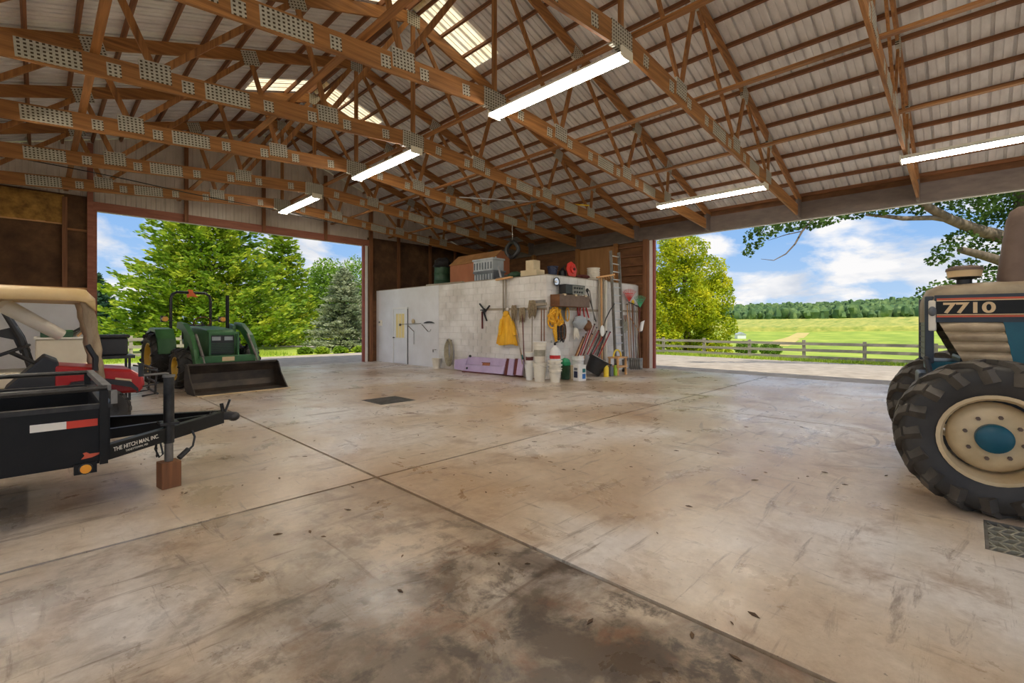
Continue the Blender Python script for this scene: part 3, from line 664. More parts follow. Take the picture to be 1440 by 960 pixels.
for k in range(9): c.ball(q0 - Vector((0, 0, .055 * k)), (.012, .014, .028), 6, 4)
c.build('chain', 'dull_steel', t, world=True)
t = thing('hand_scythe', 'curved dark blade hanging on a bracket right of the door', 'blade', WL(603, 454, .0))
MB().tube([WL(596 + k * 1.5, 454.2 - 1.6 * math.sin(PI * k / 10), .05) for k in range(11)], [.012, .02, .026, .03, .03, .03, .028, .026, .02, .014, .006], 6).build('blade', 'black_metal', t, world=True, smooth=True)
MB().bar(WL(593, 456, .03), WL(602, 466, .03), .014, .018).build('brace', 'rust_brown', t, world=True)
MB().tube([WL(602, 466, .03), WL(604.5, 466, .05), WL(606, 463, .06)], .008, 6).build('hook', 'dull_steel', t, world=True)
# -- hose coil
t = thing('garden_hose', 'coiled grey-tan garden hose hanging on the white wall', 'hose', WL(632, 520, .1))
c0 = WL(632.5, 494, .07)
for k in range(9):
    a0 = random.uniform(0, 6); rx = .07 + .018 * k; rz_ = .34 + .012 * k + random.uniform(-.03, .03)
    MB().tube([c0 + Vector((-.02 - .012 * (k % 5), rx * math.sin(u) * (1 + .12 * math.cos(u)) + random.uniform(-.006, .006), rz_ * math.cos(u) - .03 * (k % 3))) for u in [2 * PI * j / 26 for j in range(26)]], .017, 6, closed=True).build('hose_loop', 'hose', t, world=True, smooth=True)
MB().cyl(c0 + Vector((.06, 0, .36)), c0 + Vector((-.12, 0, .38)), .03, n=10).build('hook', 'dull_steel', t, world=True)
t = thing('water_tap', 'small dark water tap on the wall over the pale bucket', 'tap', WL(611, 492, .0))
MB().cyl(WL(609, 492, .0), WL(609, 492, .09), .02, n=8).cyl(WL(609, 492, .07), WL(609, 495, .1), .014, n=8).build('spout', 'black_metal', t, world=True); MB().box(WL(612, 491.5, .06), (.03, .09, .02)).build('tap_handle', 'dull_steel', t, world=True)
g = onz(606, 518.5); bucket(BX - .2, g.y, 0, .115, .15, .34, 'lone off-white bucket on the floor under the water tap', 'cream_plastic')
# -- harness of black straps
t = thing('strap_harness', 'black strap harness hanging at the left end of the rail', 'harness', WL(680, 452, .0))
for a, b, mm in (((674.5, 427), (683, 438), 'black_plastic'), ((683, 437), (688.5, 429.5), 'black_plastic'), ((676, 436), (684, 435), 'black_plastic'), ((679, 436), (684.5, 451), 'black_plastic'), ((678, 438), (678.3, 462), 'maroon')):
    MB().bar(WL(*a, .04), WL(*b, .05), .03, .045, up=(1, 0, 0)).build('strap', mm, t, world=True)
MB().ball(WL(681, 436, .06), (.04, .06, .06)).build('buckle', 'black_metal', t, world=True)
# -- push broom hung over the wall top with two pale poles
t = thing('push_broom', 'push broom hung head-up over the top of the block wall', 'broom', WL(709, 440, .0))
for xx in (707.6, 711.4): MB().cyl(WL(xx, 393, .06), WL(xx, 441, .05), .018, n=8).build('handle', 'grey_wood_z', t, world=True, smooth=True)
MB().bar(WL(698, 393.5, .12), WL(720, 389.5, .10), .08, .05).build('broom_head', 'light_wood_y', t, world=True)
# -- yellow raincoat
t = thing('raincoat', 'yellow rain jacket hanging from the rail on the block wall', 'raincoat', WL(714, 484, .1))
top = WL(712.5, 441, .05); botL = WL(700.5, 484, .05); botR = WL(729, 483, .05)
def coat(u, v):
    w0 = .07 + (1 - (1 - v) ** 2) * .05; cy = top.y + (botL.y + botR.y - 2 * top.y) / 2 * v; hw = .10 + ((botL.y - botR.y) / 2 - .10) * v ** .7
    yy = cy + hw * math.cos(2 * PI * u); dd = w0 * (.55 + .45 * math.sin(2 * PI * u)) + .035 * math.cos(2 * PI * u * 7) * v
    return Vector((BX - .03 - max(0, dd), yy, top.z + (botL.z - top.z) * v + .02 * math.cos(2 * PI * u * 3) * v))
MB().grid(coat, 48, 10).build('body', 'yellow_cloth', t, smooth=True, world=True)
MB().ball(top + Vector((-.03, 0, -.01)), (.07, .11, .1), 10, 6, .1).build('hood', 'yellow_cloth', t, world=True, smooth=True)
sl = MB().tube([WL(706, 449, .10), WL(704, 460, .16), WL(703, 471, .16)], [.06, .065, .05], 8); sl.build('sleeve', 'yellow_cloth', t, world=True, smooth=True)
MB().tube([WL(718, 449, .10), WL(722, 460, .16), WL(724, 471, .16)], [.06, .065, .05], 8).build('sleeve', 'yellow_cloth', t, world=True, smooth=True)
MB().ball(WL(713.5, 434.5, .05), (.02, .05, .05)).build('hook', 'white_plastic', t, world=True)
# -- mops, head up
def mop(hx, hy, bx, by, hm, label, sc=1.0):
    h = WL(hx, hy, .12); b = WL(bx, by, .30); t = thing('mop', label, 'mop', b, 0, 'mops on the block wall')
    MB().cyl(b, h + Vector((0, 0, .05)), .014, n=8).build('handle', hm, t, world=True, smooth=True)
    for k in range(44):
        a = random.uniform(0, 2 * PI); r = .105 * sc * math.sqrt(random.random())
        MB_ = MB().tube([h + Vector((0, 0, .13 * sc)), h + Vector((r * .6 * math.cos(a) * .6, r * .8 * math.sin(a), (.12 + .05 * random.random()) * sc)), h + Vector((r * math.cos(a) * .6, r * 1.1 * math.sin(a), -.02)), h + Vector((r * .9 * math.cos(a) * .6, r * math.sin(a), -.12 * sc - random.uniform(0, .18)))], [.018, .02, .016, .008], 5)
        YARN.append(MB_)
    y = MB()
    for q in YARN: y.add(q.v, q.f)
    YARN.clear(); y.build('mop_head', 'mop_yarn', t, world=True, smooth=True, kind='stuff')
YARN = []
mop(723, 437, 734.5, 512, 'grey_wood_z', 'grey-brown mop head up right beside the yellow jacket', .95)
mop(734.5, 440, 737, 508, 'maroon', 'mop with reddish handle between two other mops on the block wall', .9)
mop(748.5, 433, 748, 500, 'grey_wood_z', 'largest tan mop head up over the stacked white buckets', 1.25)
t = thing('floor_squeegee', 'wooden broom with teal tip leaning between jacket and mops', 'broom', WL(735, 503, .1))
MB().cyl(WL(720, 441, .05), WL(733.5, 499, .2), .014, n=8).build('handle', 'light_wood_z', t, world=True); MB().cyl(WL(733.5, 499, .2), WL(735, 505, .22), .03, n=8).build('tip', 'teal', t, world=True)
t = thing('push_broom', 'grey push broom hung head-up by the corner of the block room', 'broom', WL(763, 480, .0))
for xx in (761.3, 765.2): MB().cyl(WL(xx, 434, .06), WL(xx, 488, .06), .014, n=8).build('handle', 'old_wood_z', t, world=True)
MB().bar(WL(753, 428.5, .08), WL(768, 427, .08), .08, .07).build('broom_head', 'grey_wood_y', t, world=True)
MB().bar(WL(753, 425, .08), WL(766, 424, .08), .07, .10).build('bristles', 'dull_steel', t, world=True)
# -- lilac wooden rack leaning on the wall
t = thing('lilac_rack', 'lilac-painted wooden rack with a hand slot leaning at the wall foot', 'rack', (BX - .3, 10.4, 0))
def quad(pts, dx=-.05): return MB().prism_pts(pts, (dx, 0, 0))
def LP(x, y, off=.10): return WL(x, y, off)
A = [LP(660, 501), LP(713.5, 504.5), LP(711.5, 514.5), LP(657, 512)]; B_ = [LP(656.5, 512.5, .14), LP(711.3, 515, .14), LP(708.5, 525.8, .18), LP(654, 521, .18)]
quad(A).build('panel', 'lilac', t, world=True)
# lower plank around the hand slot
s0, s1 = (679, 509.0), (689, 516)
quad(B_).build('panel', 'lilac', t, world=True)
quad([LP(641, 505.5), LP(659.6, 503.3), LP(653.5, 520.8, .16), LP(640.5, 518.5, .16)]).build('panel', 'lilac', t, world=True)
quad([LP(679, 510, .165), LP(689, 510.5, .165), LP(688.5, 515, .165), LP(678, 514.5, .165)], -.006).build('slot', 'orange_ply', t, world=True)
quad([LP(677, 509.2, .16), LP(689.6, 509.6, .16), LP(689.4, 511, .16), LP(678.6, 510.4, .16)], -.008).build('slot_edge', 'maroon', t, world=True)
for x0 in (713.5, 726.0):
    quad([LP(x0, 503.8, .08), LP(x0 + 4.2, 504.2, .08), LP(x0 + 1.0, 526.8, .16), LP(x0 - 3.5, 526.4, .16)], -.04).build('end_board', 'maroon', t, world=True)
    quad([LP(x0 + 4.4, 504.2), LP(x0 + 11.5, 504.8), LP(x0 + 9.0, 527.6, .18), LP(x0 + 1.2, 526.8, .18)]).build('panel', 'lilac', t, world=True)
MB().bar(onz(651, 522.6), onz(735, 530), .10, .06).build('foot_rail', 'maroon', t, world=True)
for q in ((661, 500.5), (657, 517.5)): MB().ball(LP(*q, .2), (.04, .05, .04)).build('bolt', 'black_metal', t, world=True)

# -- buckets and jugs at the corner
def G(x, y): return onz(x, y)
g = G(744.5, 534); bucket(g.x, g.y, 0, .088, .122, .43, 'tall white pail behind the big stacked buckets, on the floor', group='white buckets at the corner')
bucket(g.x, g.y, .435, .095, .11, .30, 'white pail with brown label standing on the tall pail', group='white buckets at the corner', lid='cream_plastic', band='maroon')
g = G(759, 536); bucket(g.x, g.y, 0, .130, .178, .50, 'large cream bucket, lower one of the tall two-bucket stack', 'cream_plastic', 'white buckets at the corner', band=None)
bucket(g.x, g.y, .502, .128, .165, .52, 'cream bucket with white lid, top of the tall two-bucket stack', 'cream_plastic', 'white buckets at the corner', lid='white_plastic', band='galvanised', handle=False)
g = G(780.5, 537); z = 0
for k, lab in enumerate(('cream bucket at the bottom of the three nested buckets', 'cream bucket in the middle of the three nested buckets', 'cream bucket on top of the three nested buckets')):
    if k == 0: bucket(g.x, g.y, 0, .118, .165, .36, lab, 'cream_plastic', 'nested cream buckets')
    else:
        t = thing('bucket', lab, 'bucket', (g.x, g.y, .361 + .101 * (k - 1)), k * 1.1, 'nested cream buckets')
        MB().lathe([(.13, 0), (.150, .003), (.162, .06), (.190, .062), (.190, .098), (.15, .10)], 20).build('rim', 'cream_plastic', t, smooth=True)
t = thing('sprayer_jug', 'white sprayer jug with red band on the nested buckets', 'jug', (g.x, g.y, .563))
MB().lathe([(.02, 0), (.13, 0), (.14, .03), (.14, .20), (.11, .29), (.05, .34), (.045, .38), (.01, .385)], 20).build('body', 'white_plastic', t, smooth=True)
MB().lathe([(.142, .04), (.142, .13)], 20, capped=False).build('label_band', 'red_paint', t, smooth=True)
MB().cyl((0, 0, .38), (0, 0, .45), .03, n=10).bar((.0, 0, .44), (.08, -.02, .47), .03, .03).build('pump_head', 'black_plastic', t)
g = G(795, 533); t = thing('waste_bin', 'dark green bin with a green bag beside the nested buckets', 'bin', (g.x, g.y, 0))
MB().lathe([(.10, 0), (.115, .01), (.13, .36), (.14, .37), (.12, .37)], 16).build('bin', 'dark_green', t, smooth=True); MB().ball((0, 0, .44), (.14, .13, .13), 12, 7, .18).build('bag', 'green_plastic', t, smooth=True)
g2 = G(794, 526); t = thing('detergent_jug', 'white jug with lime top standing behind the green bag', 'jug', (g2.x, g2.y + .12, 0))
MB().lathe([(.05, 0), (.14, .0), (.15, .03), (.15, .58), (.13, .66), (.05, .70)], 18).build('body', 'white_plastic', t, smooth=True); MB().lathe([(.06, .66), (.15, .66), (.15, .78), (.06, .80)], 18).build('lid', 'lime', t, smooth=True)
MB().box((-.05, -.13, .56), (.16, .06, .18)).build('red_label', 'bright_red', t)
g = G(803, 532); one('cardboard_carton', MB().box((g.x, g.y, .18), (.14, .12, .36)), 'cardboard', 'narrow tan carton squeezed between bin and blue detergent box', 'box', bevel=.004)
g = G(812, 533); bucket(g.x + .16, g.y + .10, .0, .14, .16, .62, 'tall white tub behind the blue detergent box', 'white_plastic', handle=True)
g = G(815, 535); t = thing('detergent_box', 'white box with blue label panels on the floor by the tilted tub', 'box', (g.x, g.y, 0), -.15)
MB().box((0, 0, .20), (.26, .22, .40)).build('carton', 'white_plastic', t, bevel=.006)
MB().box((.05, -.112, .27), (.11, .004, .10)).build('label', 'teal', t); MB().box((.05, -.112, .12), (.12, .004, .13)).build('label', 'blue', t); MB().box((-.132, .01, .17), (.004, .13, .17)).build('label', 'dark_blue', t)
MB().box((-.132, .01, .31), (.004, .12, .07)).build('label', 'grey_plastic', t)
MB().box((0, 0, .41), (.27, .23, .02)).build('lid', 'white_plastic', t)

# -- face with the ladder: lamp, shelf box, speaker
t = thing('clamp_lamp', 'round metal reflector lamp high on the wall at the corner', 'lamp', WR(782, 398, .05))
MB().ring([(.105, 0), (.125, .01), (.125, .03), (.105, .03)], 20, WR(782, 396, .05), (0, -1, 0)).build('rim', 'black_metal', t, world=True, smooth=True)
MB().lathe([(.108, .02), (.07, -.02), (.02, -.03)], 18, WR(782, 396, .05), (0, -1, 0)).build('reflector', 'chrome', t, world=True, smooth=True)
MB().ball(WR(782, 396, .08), .035).build('bulb', 'white_plastic', t, world=True, smooth=True)
t = thing('shelf_box', 'brown wooden box mounted on the wall holding a radio', 'shelf', WR(796, 431, .18))
p0 = WR(773, 431, .0); p1 = WR(815.5, 417, .0)
MB().box2((p0.x, BY - .34, p0.z), (p1.x, BY - .02, p1.z)).build('body', 'brown_board', t, world=True, bevel=.005)
MB().box2((p0.x + .005, BY - .352, p0.z + .01), (p1.x - .005, BY - .342, p1.z - .005)).build('front_board', 'rust_brown', t, world=True)
for xx in (.16, .52, .86): MB().box((p0.x + (p1.x - p0.x) * xx, BY - .33, p1.z - .005), (.09, .06, .05)).build('clip', 'cardboard', t, world=True)
t = thing('radio', 'black and silver radio standing on the brown wall box', 'radio', (p0.x + .75, BY - .18, p1.z + .001))
MB().box2((p0.x + .32, BY - .30, p1.z + .03), (p0.x + 1.22, BY - .06, p1.z + .29)).build('body', 'black_plastic', t, world=True, bevel=.01)
MB().box2((p0.x + .62, BY - .306, p1.z + .02), (p0.x + 1.20, BY - .298, p1.z + .27)).build('face', 'dull_steel', t, world=True)
for k in range(8): MB().cyl((p0.x + .72 + .11 * (k % 4), BY - .306, p1.z + .09 + .11 * (k // 4)), (p0.x + .72 + .11 * (k % 4), BY - .325, p1.z + .09 + .11 * (k // 4)), .028, n=10).build('knob', 'black_plastic', t, world=True)
# -- rope bundles
t = thing('rope_bundle', 'bright yellow bundle of rope and straps hanging at the wall corner', 'rope', WR(783, 480, .15))
for k in range(14):
    c0 = WR(780 + random.uniform(-3.5, 6), 446 + random.uniform(-3, 4), .14); rx = random.uniform(.08, .17); rz_ = random.uniform(.14, .25)
    MB().tube([c0 + Vector((rx * math.sin(u), -.05 * math.cos(2 * u + k) + random.uniform(-.02, .02), rz_ * math.cos(u))) for u in [2 * PI * j / 14 for j in range(14)]], .024, 6, closed=True).build('rope_loop', 'rope_yellow', t, world=True, smooth=True)
MB().tube([WR(781, 455, .16), WR(780, 465, .2), WR(781.5, 473, .18), WR(782, 480, .16)], [.05, .06, .05, .03], 7).build('rope_tail', 'rope_yellow', t, world=True, smooth=True)
t = thing('rope_coil', 'narrow coil of yellow and black rope under the wall box', 'rope', WR(798, 452, .1))
for k in range(6): MB().tube([WR(798 + 2.3 * math.sin(u), 442 - 9.5 * math.cos(u), .08 + .02 * k) for u in [2 * PI * j / 14 for j in range(14)]], .016, 5, closed=True).build('rope_loop', 'rope_yellow' if k % 2 else 'black_plastic', t, world=True, smooth=True)
t = thing('tie_down_straps', 'black tie-down straps hanging below the yellow rope', 'straps', WR(788, 480, .1))
for k in range(7):
    cx_ = 784 + k * 1.6; MB().tube([WR(cx_ + 2.4 * math.sin(u), 466 - (11 + (k % 3) * 2) * math.cos(u), .08 + .015 * k) for u in [2 * PI * j / 16 for j in range(16)]], .016, 5, closed=True).build('strap_loop', 'black_plastic' if k % 3 else 'brown_board', t, world=True, smooth=True)
for k in range(4): MB().box(WR(776 + k * 5, 480 - (k % 2) * 2, .12), (.05, .03, .07)).build('buckle', 'steel', t, world=True)
# -- clamps, bag and a sheaf of tools
TOOLN = {'clamp': ('steel bar clamp with dark jaws hanging from the rail', 'clamp'), }
def stick(name, label, cat, a, b, r, mm, head=None, group=None, r1=None):
    t = thing(name, label, cat, b, 0, group); MB().cyl(a, b, r, r1, n=8).build('shaft', mm, t, world=True, smooth=True)
    if head: head(t)
    return t
def fork_head(c, s=1.0, m_='dull_steel'):
    def f(t):
        h = MB(); h.bar(c + Vector((-.08 * s, 0, 0)), c + Vector((.08 * s, 0, 0)), .025, .025)
        for k in (-1, 0, 1): h.bar(c + Vector((.08 * k * s, 0, 0)), c + Vector((.07 * k * s, -.02, .17 * s)), .016, .016)
        h.build('head', m_, t, world=True)
    return f
stick('bar_clamp', 'Y-shaped steel clamp hanging right of the radio', 'clamp', WR(818, 414, .05), WR(820, 431, .06), .012, 'steel', fork_head(WR(818, 412, .05)))
stick('bolt_cutter', 'pair of long grey bolt cutters hanging right of the radio', 'bolt cutter', WR(826, 409, .06), WR(838, 452, .09), .016, 'black_metal', lambda t: (MB().ball(WR(826, 408, .06), (.06, .04, .06), 8, 5).build('jaw', 'black_metal', t, world=True), MB().cyl(WR(829, 408, .09), WR(836, 450, .13), .016, n=8).build('shaft', 'dull_steel', t, world=True)))
for k, (x0, x1) in enumerate(((812, 814), (816, 815.5), (820, 822), (824, 828))):
    stick('hand_tool', ['red-handled pliers hung first from the radio end of the rail', 'red-handled shears hung second from the radio end of the rail', 'red-handled wrench hung third from the radio end of the rail', 'red-handled pliers hung nearest to the bolt cutters'][k], 'hand tool', WR(x0, 431, .05), WR(x1, 447, .07), .022, 'red_paint', (lambda c: lambda t: MB().ball(c, (.05, .03, .07), 8, 5).build('jaw', 'steel', t, world=True))(WR(x1, 449, .07)))
t = thing('plastic_bag', 'translucent white plastic bag hanging over the tool bundle', 'bag', WR(817, 462, .15))
MB().ball(WR(816, 453, .16), (.30, .12, .19), 14, 8, .14).build('bag', 'silver_plastic', t, world=True, smooth=True); MB().ball(WR(826, 458, .2), (.16, .12, .16), 12, 7, .15).build('contents', 'brown_board', t, world=True, smooth=True)
t = thing('work_glove', 'pale work glove hanging above the white tub', 'glove', WR(811, 475, .1))
for k in range(4): MB().tube([WR(808 + k * 1.4, 464, .12), WR(807.5 + k * 2.0, 470, .13), WR(808 + k * 2.4, 477 - (k % 2) * 2, .12)], [.032, .028, .018], 7).build('finger', 'cream_plastic', t, world=True, smooth=True)
MB().ball(WR(810, 464, .12), (.10, .05, .09)).build('palm', 'cream_plastic', t, world=True, smooth=True)
cols = ['red_paint', 'maroon', 'grey_wood_z', 'maroon', 'red_paint', 'black_metal', 'light_wood_z', 'red_paint', 'dull_steel', 'brown_board', 'light_wood_z', 'black_metal', 'red_paint', 'grey_wood_z']
spots = [(832, 458, 815, 503), (836, 456, 818, 505), (839, 461, 822, 500), (828, 462, 812, 503), (842, 465, 826, 498), (845, 468, 830, 500), (824, 470, 808, 506), (847, 474, 833, 499), (850, 471, 838, 498), (820, 474, 806, 507), (833, 470, 820, 506), (853, 466, 840, 500), (858, 467, 842, 501), (838, 474, 829, 500)]
tl = ['tallest red', 'tallest dark red', 'tall grey wooden', 'second dark red', 'second tallest red', 'first black', 'lower pale wooden', 'short red', 'steel', 'brown', 'upper pale wooden', 'second black', 'slanting red, nearest the ladder,', 'short grey wooden']
for k, (x0, y0, x1, y1) in enumerate(spots):
    a = WR(x0, y0, .16 + .03 * (k % 4)); b = WR(x1, y1, .40 + .03 * (k % 3))
    stick('long_tool', tl[k] + ' long tool in the sheaf behind the tilted black tub', 'tool', a, b, .017, cols[k], group='sheaf of leaning tool handles', head=(lambda a_: lambda t: MB().ball(a_, (.026, .026, .03), 8, 5).build('grip', 'black_plastic', t, world=True))(a))
t = thing('curved_pole', 'dark bent pole with a pale blade leaning across the ladder', 'pole', WR(847, 470, .3))
MB().tube([WR(864, 427, .30), WR(858, 436, .32), WR(852, 448, .33), WR(849, 458, .33)], .017, 7).build('shaft', 'black_metal', t, world=True, smooth=True)
MB().ball(WR(847, 465, .33), (.11, .03, .17), 12, 7).build('blade', 'white_plastic', t, world=True, smooth=True)
# -- tilted black tub with pan
c0 = WR(834, 508, .42); t = thing('black_tub', 'black plastic tub tilted on its side rim with a pale pan inside', 'tub', (c0.x, c0.y, 0))
ax = Vector((.30, -.35, .85)).normalized(); cb = Vector((c0.x - .05, c0.y, .10))
MB().lathe([(.05, 0), (.22, 0), (.29, .42), (.32, .43), (.32, .46), (.275, .46), (.20, .03), (.05, .03)], 24, cb, ax, capped=False).build('tub', 'black_plastic', t, world=True, smooth=True)
MB().lathe([(.02, .40), (.22, .40), (.25, .47), (.23, .47), (.2, .42), (.02, .42)], 22, cb, ax, capped=False).build('pan', 'cream_plastic', t, world=True, smooth=True)
# -- small wooden stool and bottles
s0 = WR(851, 524, .30); s1 = WR(866, 522, .30); s0.x -= .16; s1.x -= .22; t = thing('wooden_stool', 'small wooden frame stool standing left of the ladder', 'stool', ((s0.x + s1.x) / 2, BY - .72, 0))
for xx in (s0.x - .06, s1.x - .16):
    for yy in (BY - .86, BY - .58): MB().box2((xx, yy - .025, 0), (xx + .045, yy + .025, .50)).build('leg', 'light_wood_z', t, world=True)
for zz in (.49, .22): MB().box2((s0.x - .08, BY - .90, zz), (s1.x - .08, BY - .54, zz + .04)).build('shelf', 'light_wood_x', t, world=True)
MB().tube([Vector((s0.x + .15 + .2 * math.cos(u), BY - .72, .53 + .20 * math.sin(u))) for u in [PI * j / 10 for j in range(11)]], .025, 7).build('hoop', 'yellow', t, world=True, smooth=True)
for k, (x0, y0, hgt, mm, lab) in enumerate(((852.5, 529.5, .38, 'yellow', 'yellow bottle on the floor at the foot of the stool'), (859, 528.5, .34, 'grey_plastic', 'grey bottle on the floor between yellow and lime bottles'), (866, 527.5, .34, 'lime', 'lime green bottle on the floor beside the ladder foot'))):
    g = G(x0, y0); t = thing('bottle', lab, 'bottle', (g.x, g.y, 0)); r = .075
    MB().lathe([(.02, 0), (r, 0), (r, hgt * .68), (r * .45, hgt * .85), (r * .4, hgt * .9), (.01, hgt * .9)], 14).build('body', mm, t, smooth=True); MB().cyl((0, 0, hgt * .9), (0, 0, hgt), r * .5, n=12).build('cap', 'black_plastic', t)
# -- lumber and wooden rake leaning at the wall
for k, (x0, xb, yt, mm) in enumerate(((842.5, 843.5, 389, 'grey_wood_z'), (845.5, 846.5, 391, 'light_wood_z'), (848.8, 849.5, 392, 'grey_wood_z'), (852.2, 852.5, 394, 'cream_plastic'))):
    a = WR(x0, yt, .06); b = WR(xb, 500, .22); b.z = 0.02
    one('lumber_board', MB().bar(a, b, .07, .03, up=(0, 1, 0)), mm, ['grey weathered board', 'pale yellow board', 'second grey weathered board', 'white painted board'][k] + ' leaning upright on the block wall left of the ladder', 'board', 'boards leaning by the ladder')
t = thing('hay_rake', 'wooden hay rake head lying across the boards on the wall top', 'rake', WR(852, 392, .1))
MB().bar(WR(839, 390, .10), WR(864, 386, .34), .05, .05).build('head', 'light_wood_x', t, world=True)
for k in range(7):
    q = WR(839, 390, .10).lerp(WR(864, 386, .34), .08 + k * .14); MB().cyl(q, q + Vector((.03, -.03, -.10)), .008, n=6).build('tine', 'light_wood_z', t, world=True)
# -- extension ladder
la, lb = WR(861, 352, .16), WR(861.5, 518, .30); ra, rb_ = WR(872.3, 355, .16), WR(873, 520, .30); lb.z = 0.0; rb_.z = 0.0; lb.y = rb_.y = BY - .42; la.y = ra.y = BY - .10
la.z = ra.z = (la.z + ra.z) / 2
t = thing('ladder', 'tall aluminium ladder leaning upright against the block room', 'ladder', ((lb.x + rb_.x) / 2, lb.y, 0))
for a, b in ((la, lb), (ra, rb_)):
    MB().bar(a, b, .04, .085, up=(0, 1, 0)).build('rail', 'dull_steel', t, world=True); MB().box(b + Vector((0, 0, .04)), (.06, .12, .08)).build('foot', 'black_plastic', t, world=True)
for k in range(15):
    u = (k + .6) / 15.2; MB().cyl(lb.lerp(la, u), rb_.lerp(ra, u), .018, n=8).build('rung', 'aluminium', t, world=True)
# -- rakes, shovels, scoops to the right of the ladder
OFFR = .10
def fan_rake(cx_, cy_, w, h, mm, hx, hy, hm, label, up=1):
    t = thing('leaf_rake', label, 'rake', WR(hx, hy, .2)); c = WR(cx_, cy_ + 8, OFFR)
    for k in range(11):
        u = (k - 5) / 5.0; e = WR(cx_ + u * w, cy_ - h * (1 - .35 * u * u), OFFR + .02 + .03 * (1 - u * u))
        MB().bar(c, e, .018, .005, up=(0, 1, 0)).build('tine', mm, t, world=True)
    a0 = WR(cx_ - w * .6, cy_ - h * .35, OFFR + .02); a1 = WR(cx_ + w * .6, cy_ - h * .35, OFFR + .02); MB().bar(a0, a1, .02, .02).build('brace', mm, t, world=True)
    MB().cyl(c, WR(hx, hy, .2), .016, n=8).build('handle', hm, t, world=True, smooth=True)
fan_rake(885, 416, 9, 10, 'bright_red', 888, 505, 'light_wood_z', 'red fan rake hung head-up right of the ladder')
OFFR = .42
fan_rake(900, 424, 8, 9, 'green_plastic', 896, 505, 'maroon', 'green fan rake hung head-up by the door jamb')
def shovel(x0, y0, xb, yb, hm, bm_, label, w=.11, h=.34, off=.14):
    t = thing('shovel', label, 'shovel', WR(xb, yb, off + .1), 0, 'shovels right of the ladder'); a = WR(x0, y0, off - .06); b = WR(xb, yb - 14, off + .06)
    b2 = WR(xb, yb, off + .1)
    MB().cyl(a, b, .016, n=8).build('handle', hm, t, world=True, smooth=True)
    def bl(u, v):
        ww = w * (1 - .25 * v ** 3); x_ = (u - .5) * 2 * ww; return Vector((b.x + (b2.x - b.x) * v + x_, b.y - .02 - .05 * (1 - (2 * u - 1) ** 2) * 1.0 - .04 * v, b.z + (b2.z - b.z) * v - .05 * v * (1 - (2 * u - 1) ** 2)))
    m = MB().grid(bl, 8, 6); o = m.build('blade', bm_, t, world=True, smooth=True); sm_ = o.modifiers.new('thick', 'SOLIDIFY'); sm_.thickness = .008
    MB().bar(a + Vector((-.06, 0, .01)), a + Vector((.06, 0, .01)), .03, .03).build('grip', 'black_plastic', t, world=True)
for k, (x0, y0, xb, hm, lab) in enumerate(((882, 428, 885.5, 'light_wood_z', 'first shovel from the ladder with pale handle'), (885.5, 426, 888.5, 'grey_wood_z', 'second shovel from the ladder with grey handle'), (888.5, 427, 891.5, 'old_wood_z', 'third shovel from the ladder with brown handle'), (891.5, 428, 894.5, 'dull_steel', 'fourth shovel from the ladder with steel handle'), (894.5, 430, 897.5, 'grey_wood_z', 'fifth shovel from the ladder with grey handle'), (897, 431, 900.5, 'old_wood_z', 'shovel nearest to the door jamb with brown handle'))):
    shovel(x0, y0, xb, 517, hm, 'dull_steel', lab, off=.14 + .06 * k)
t = thing('yellow_tool', 'small yellow plastic tool head among the rake handles', 'tool', WR(890, 430, .15)); MB().ball(WR(890, 425, .15), (.06, .05, .09), 10, 6).build('head', 'yellow', t, world=True, smooth=True); MB().cyl(WR(890, 428, .14), WR(891, 490, .16), .014, n=8).build('handle', 'old_wood_z', t, world=True)
t = thing('grain_scoop', 'white plastic grain scoop hung by the door jamb', 'scoop', WR(904, 470, .25))
cS = WR(901, 461, .34)
o = MB().grid(lambda u, v: cS + Vector((.02 + .20 * (u - .5) + .14 * (v - .5), -.09 * math.sin(PI * u), .19 - .42 * (1 - v) * .8 + .06 * math.sin(PI * u))), 10, 8).build('blade', 'white_plastic', t, world=True, smooth=True); sm_ = o.modifiers.new('thick', 'SOLIDIFY'); sm_.thickness = .01
MB().cyl(WR(899, 466, .26), WR(886, 446, .2), .016, n=8).build('handle', 'light_wood_z', t, world=True)
for k in range(5):
    q0 = WR(874.5 + k * 1.7, 449 + k % 2 * 3, .1 + .02 * k); q1 = WR(875.5 + k * 1.7, 462 + (k % 3) * 3, .12 + .02 * k)
    t = thing('trowel', ['tan trowel hanging right beside the ladder rail', 'second trowel from the ladder rail', 'middle trowel of the five beside the ladder', 'fourth trowel from the ladder rail', 'trowel nearest to the shovel handles'][k], 'trowel', q1, 0, 'trowels beside the ladder')
    MB().bar(q0, q1, .06, .02, up=(0, 1, 0)).build('blade', 'galvanised', t, world=True); MB().cyl(q0, WR(874 + k * 1.7, 443, .1 + .02 * k), .014, n=7).build('grip', 'old_wood_z', t, world=True)
stick('spade_bar', 'long steel digging bar standing right of the ladder', 'bar', WR(880, 452, .1), WR(881, 503, .16), .018, 'steel', lambda t: MB().box(WR(881, 505, .16), (.14, .03, .10)).build('foot_plate', 'steel', t, world=True))

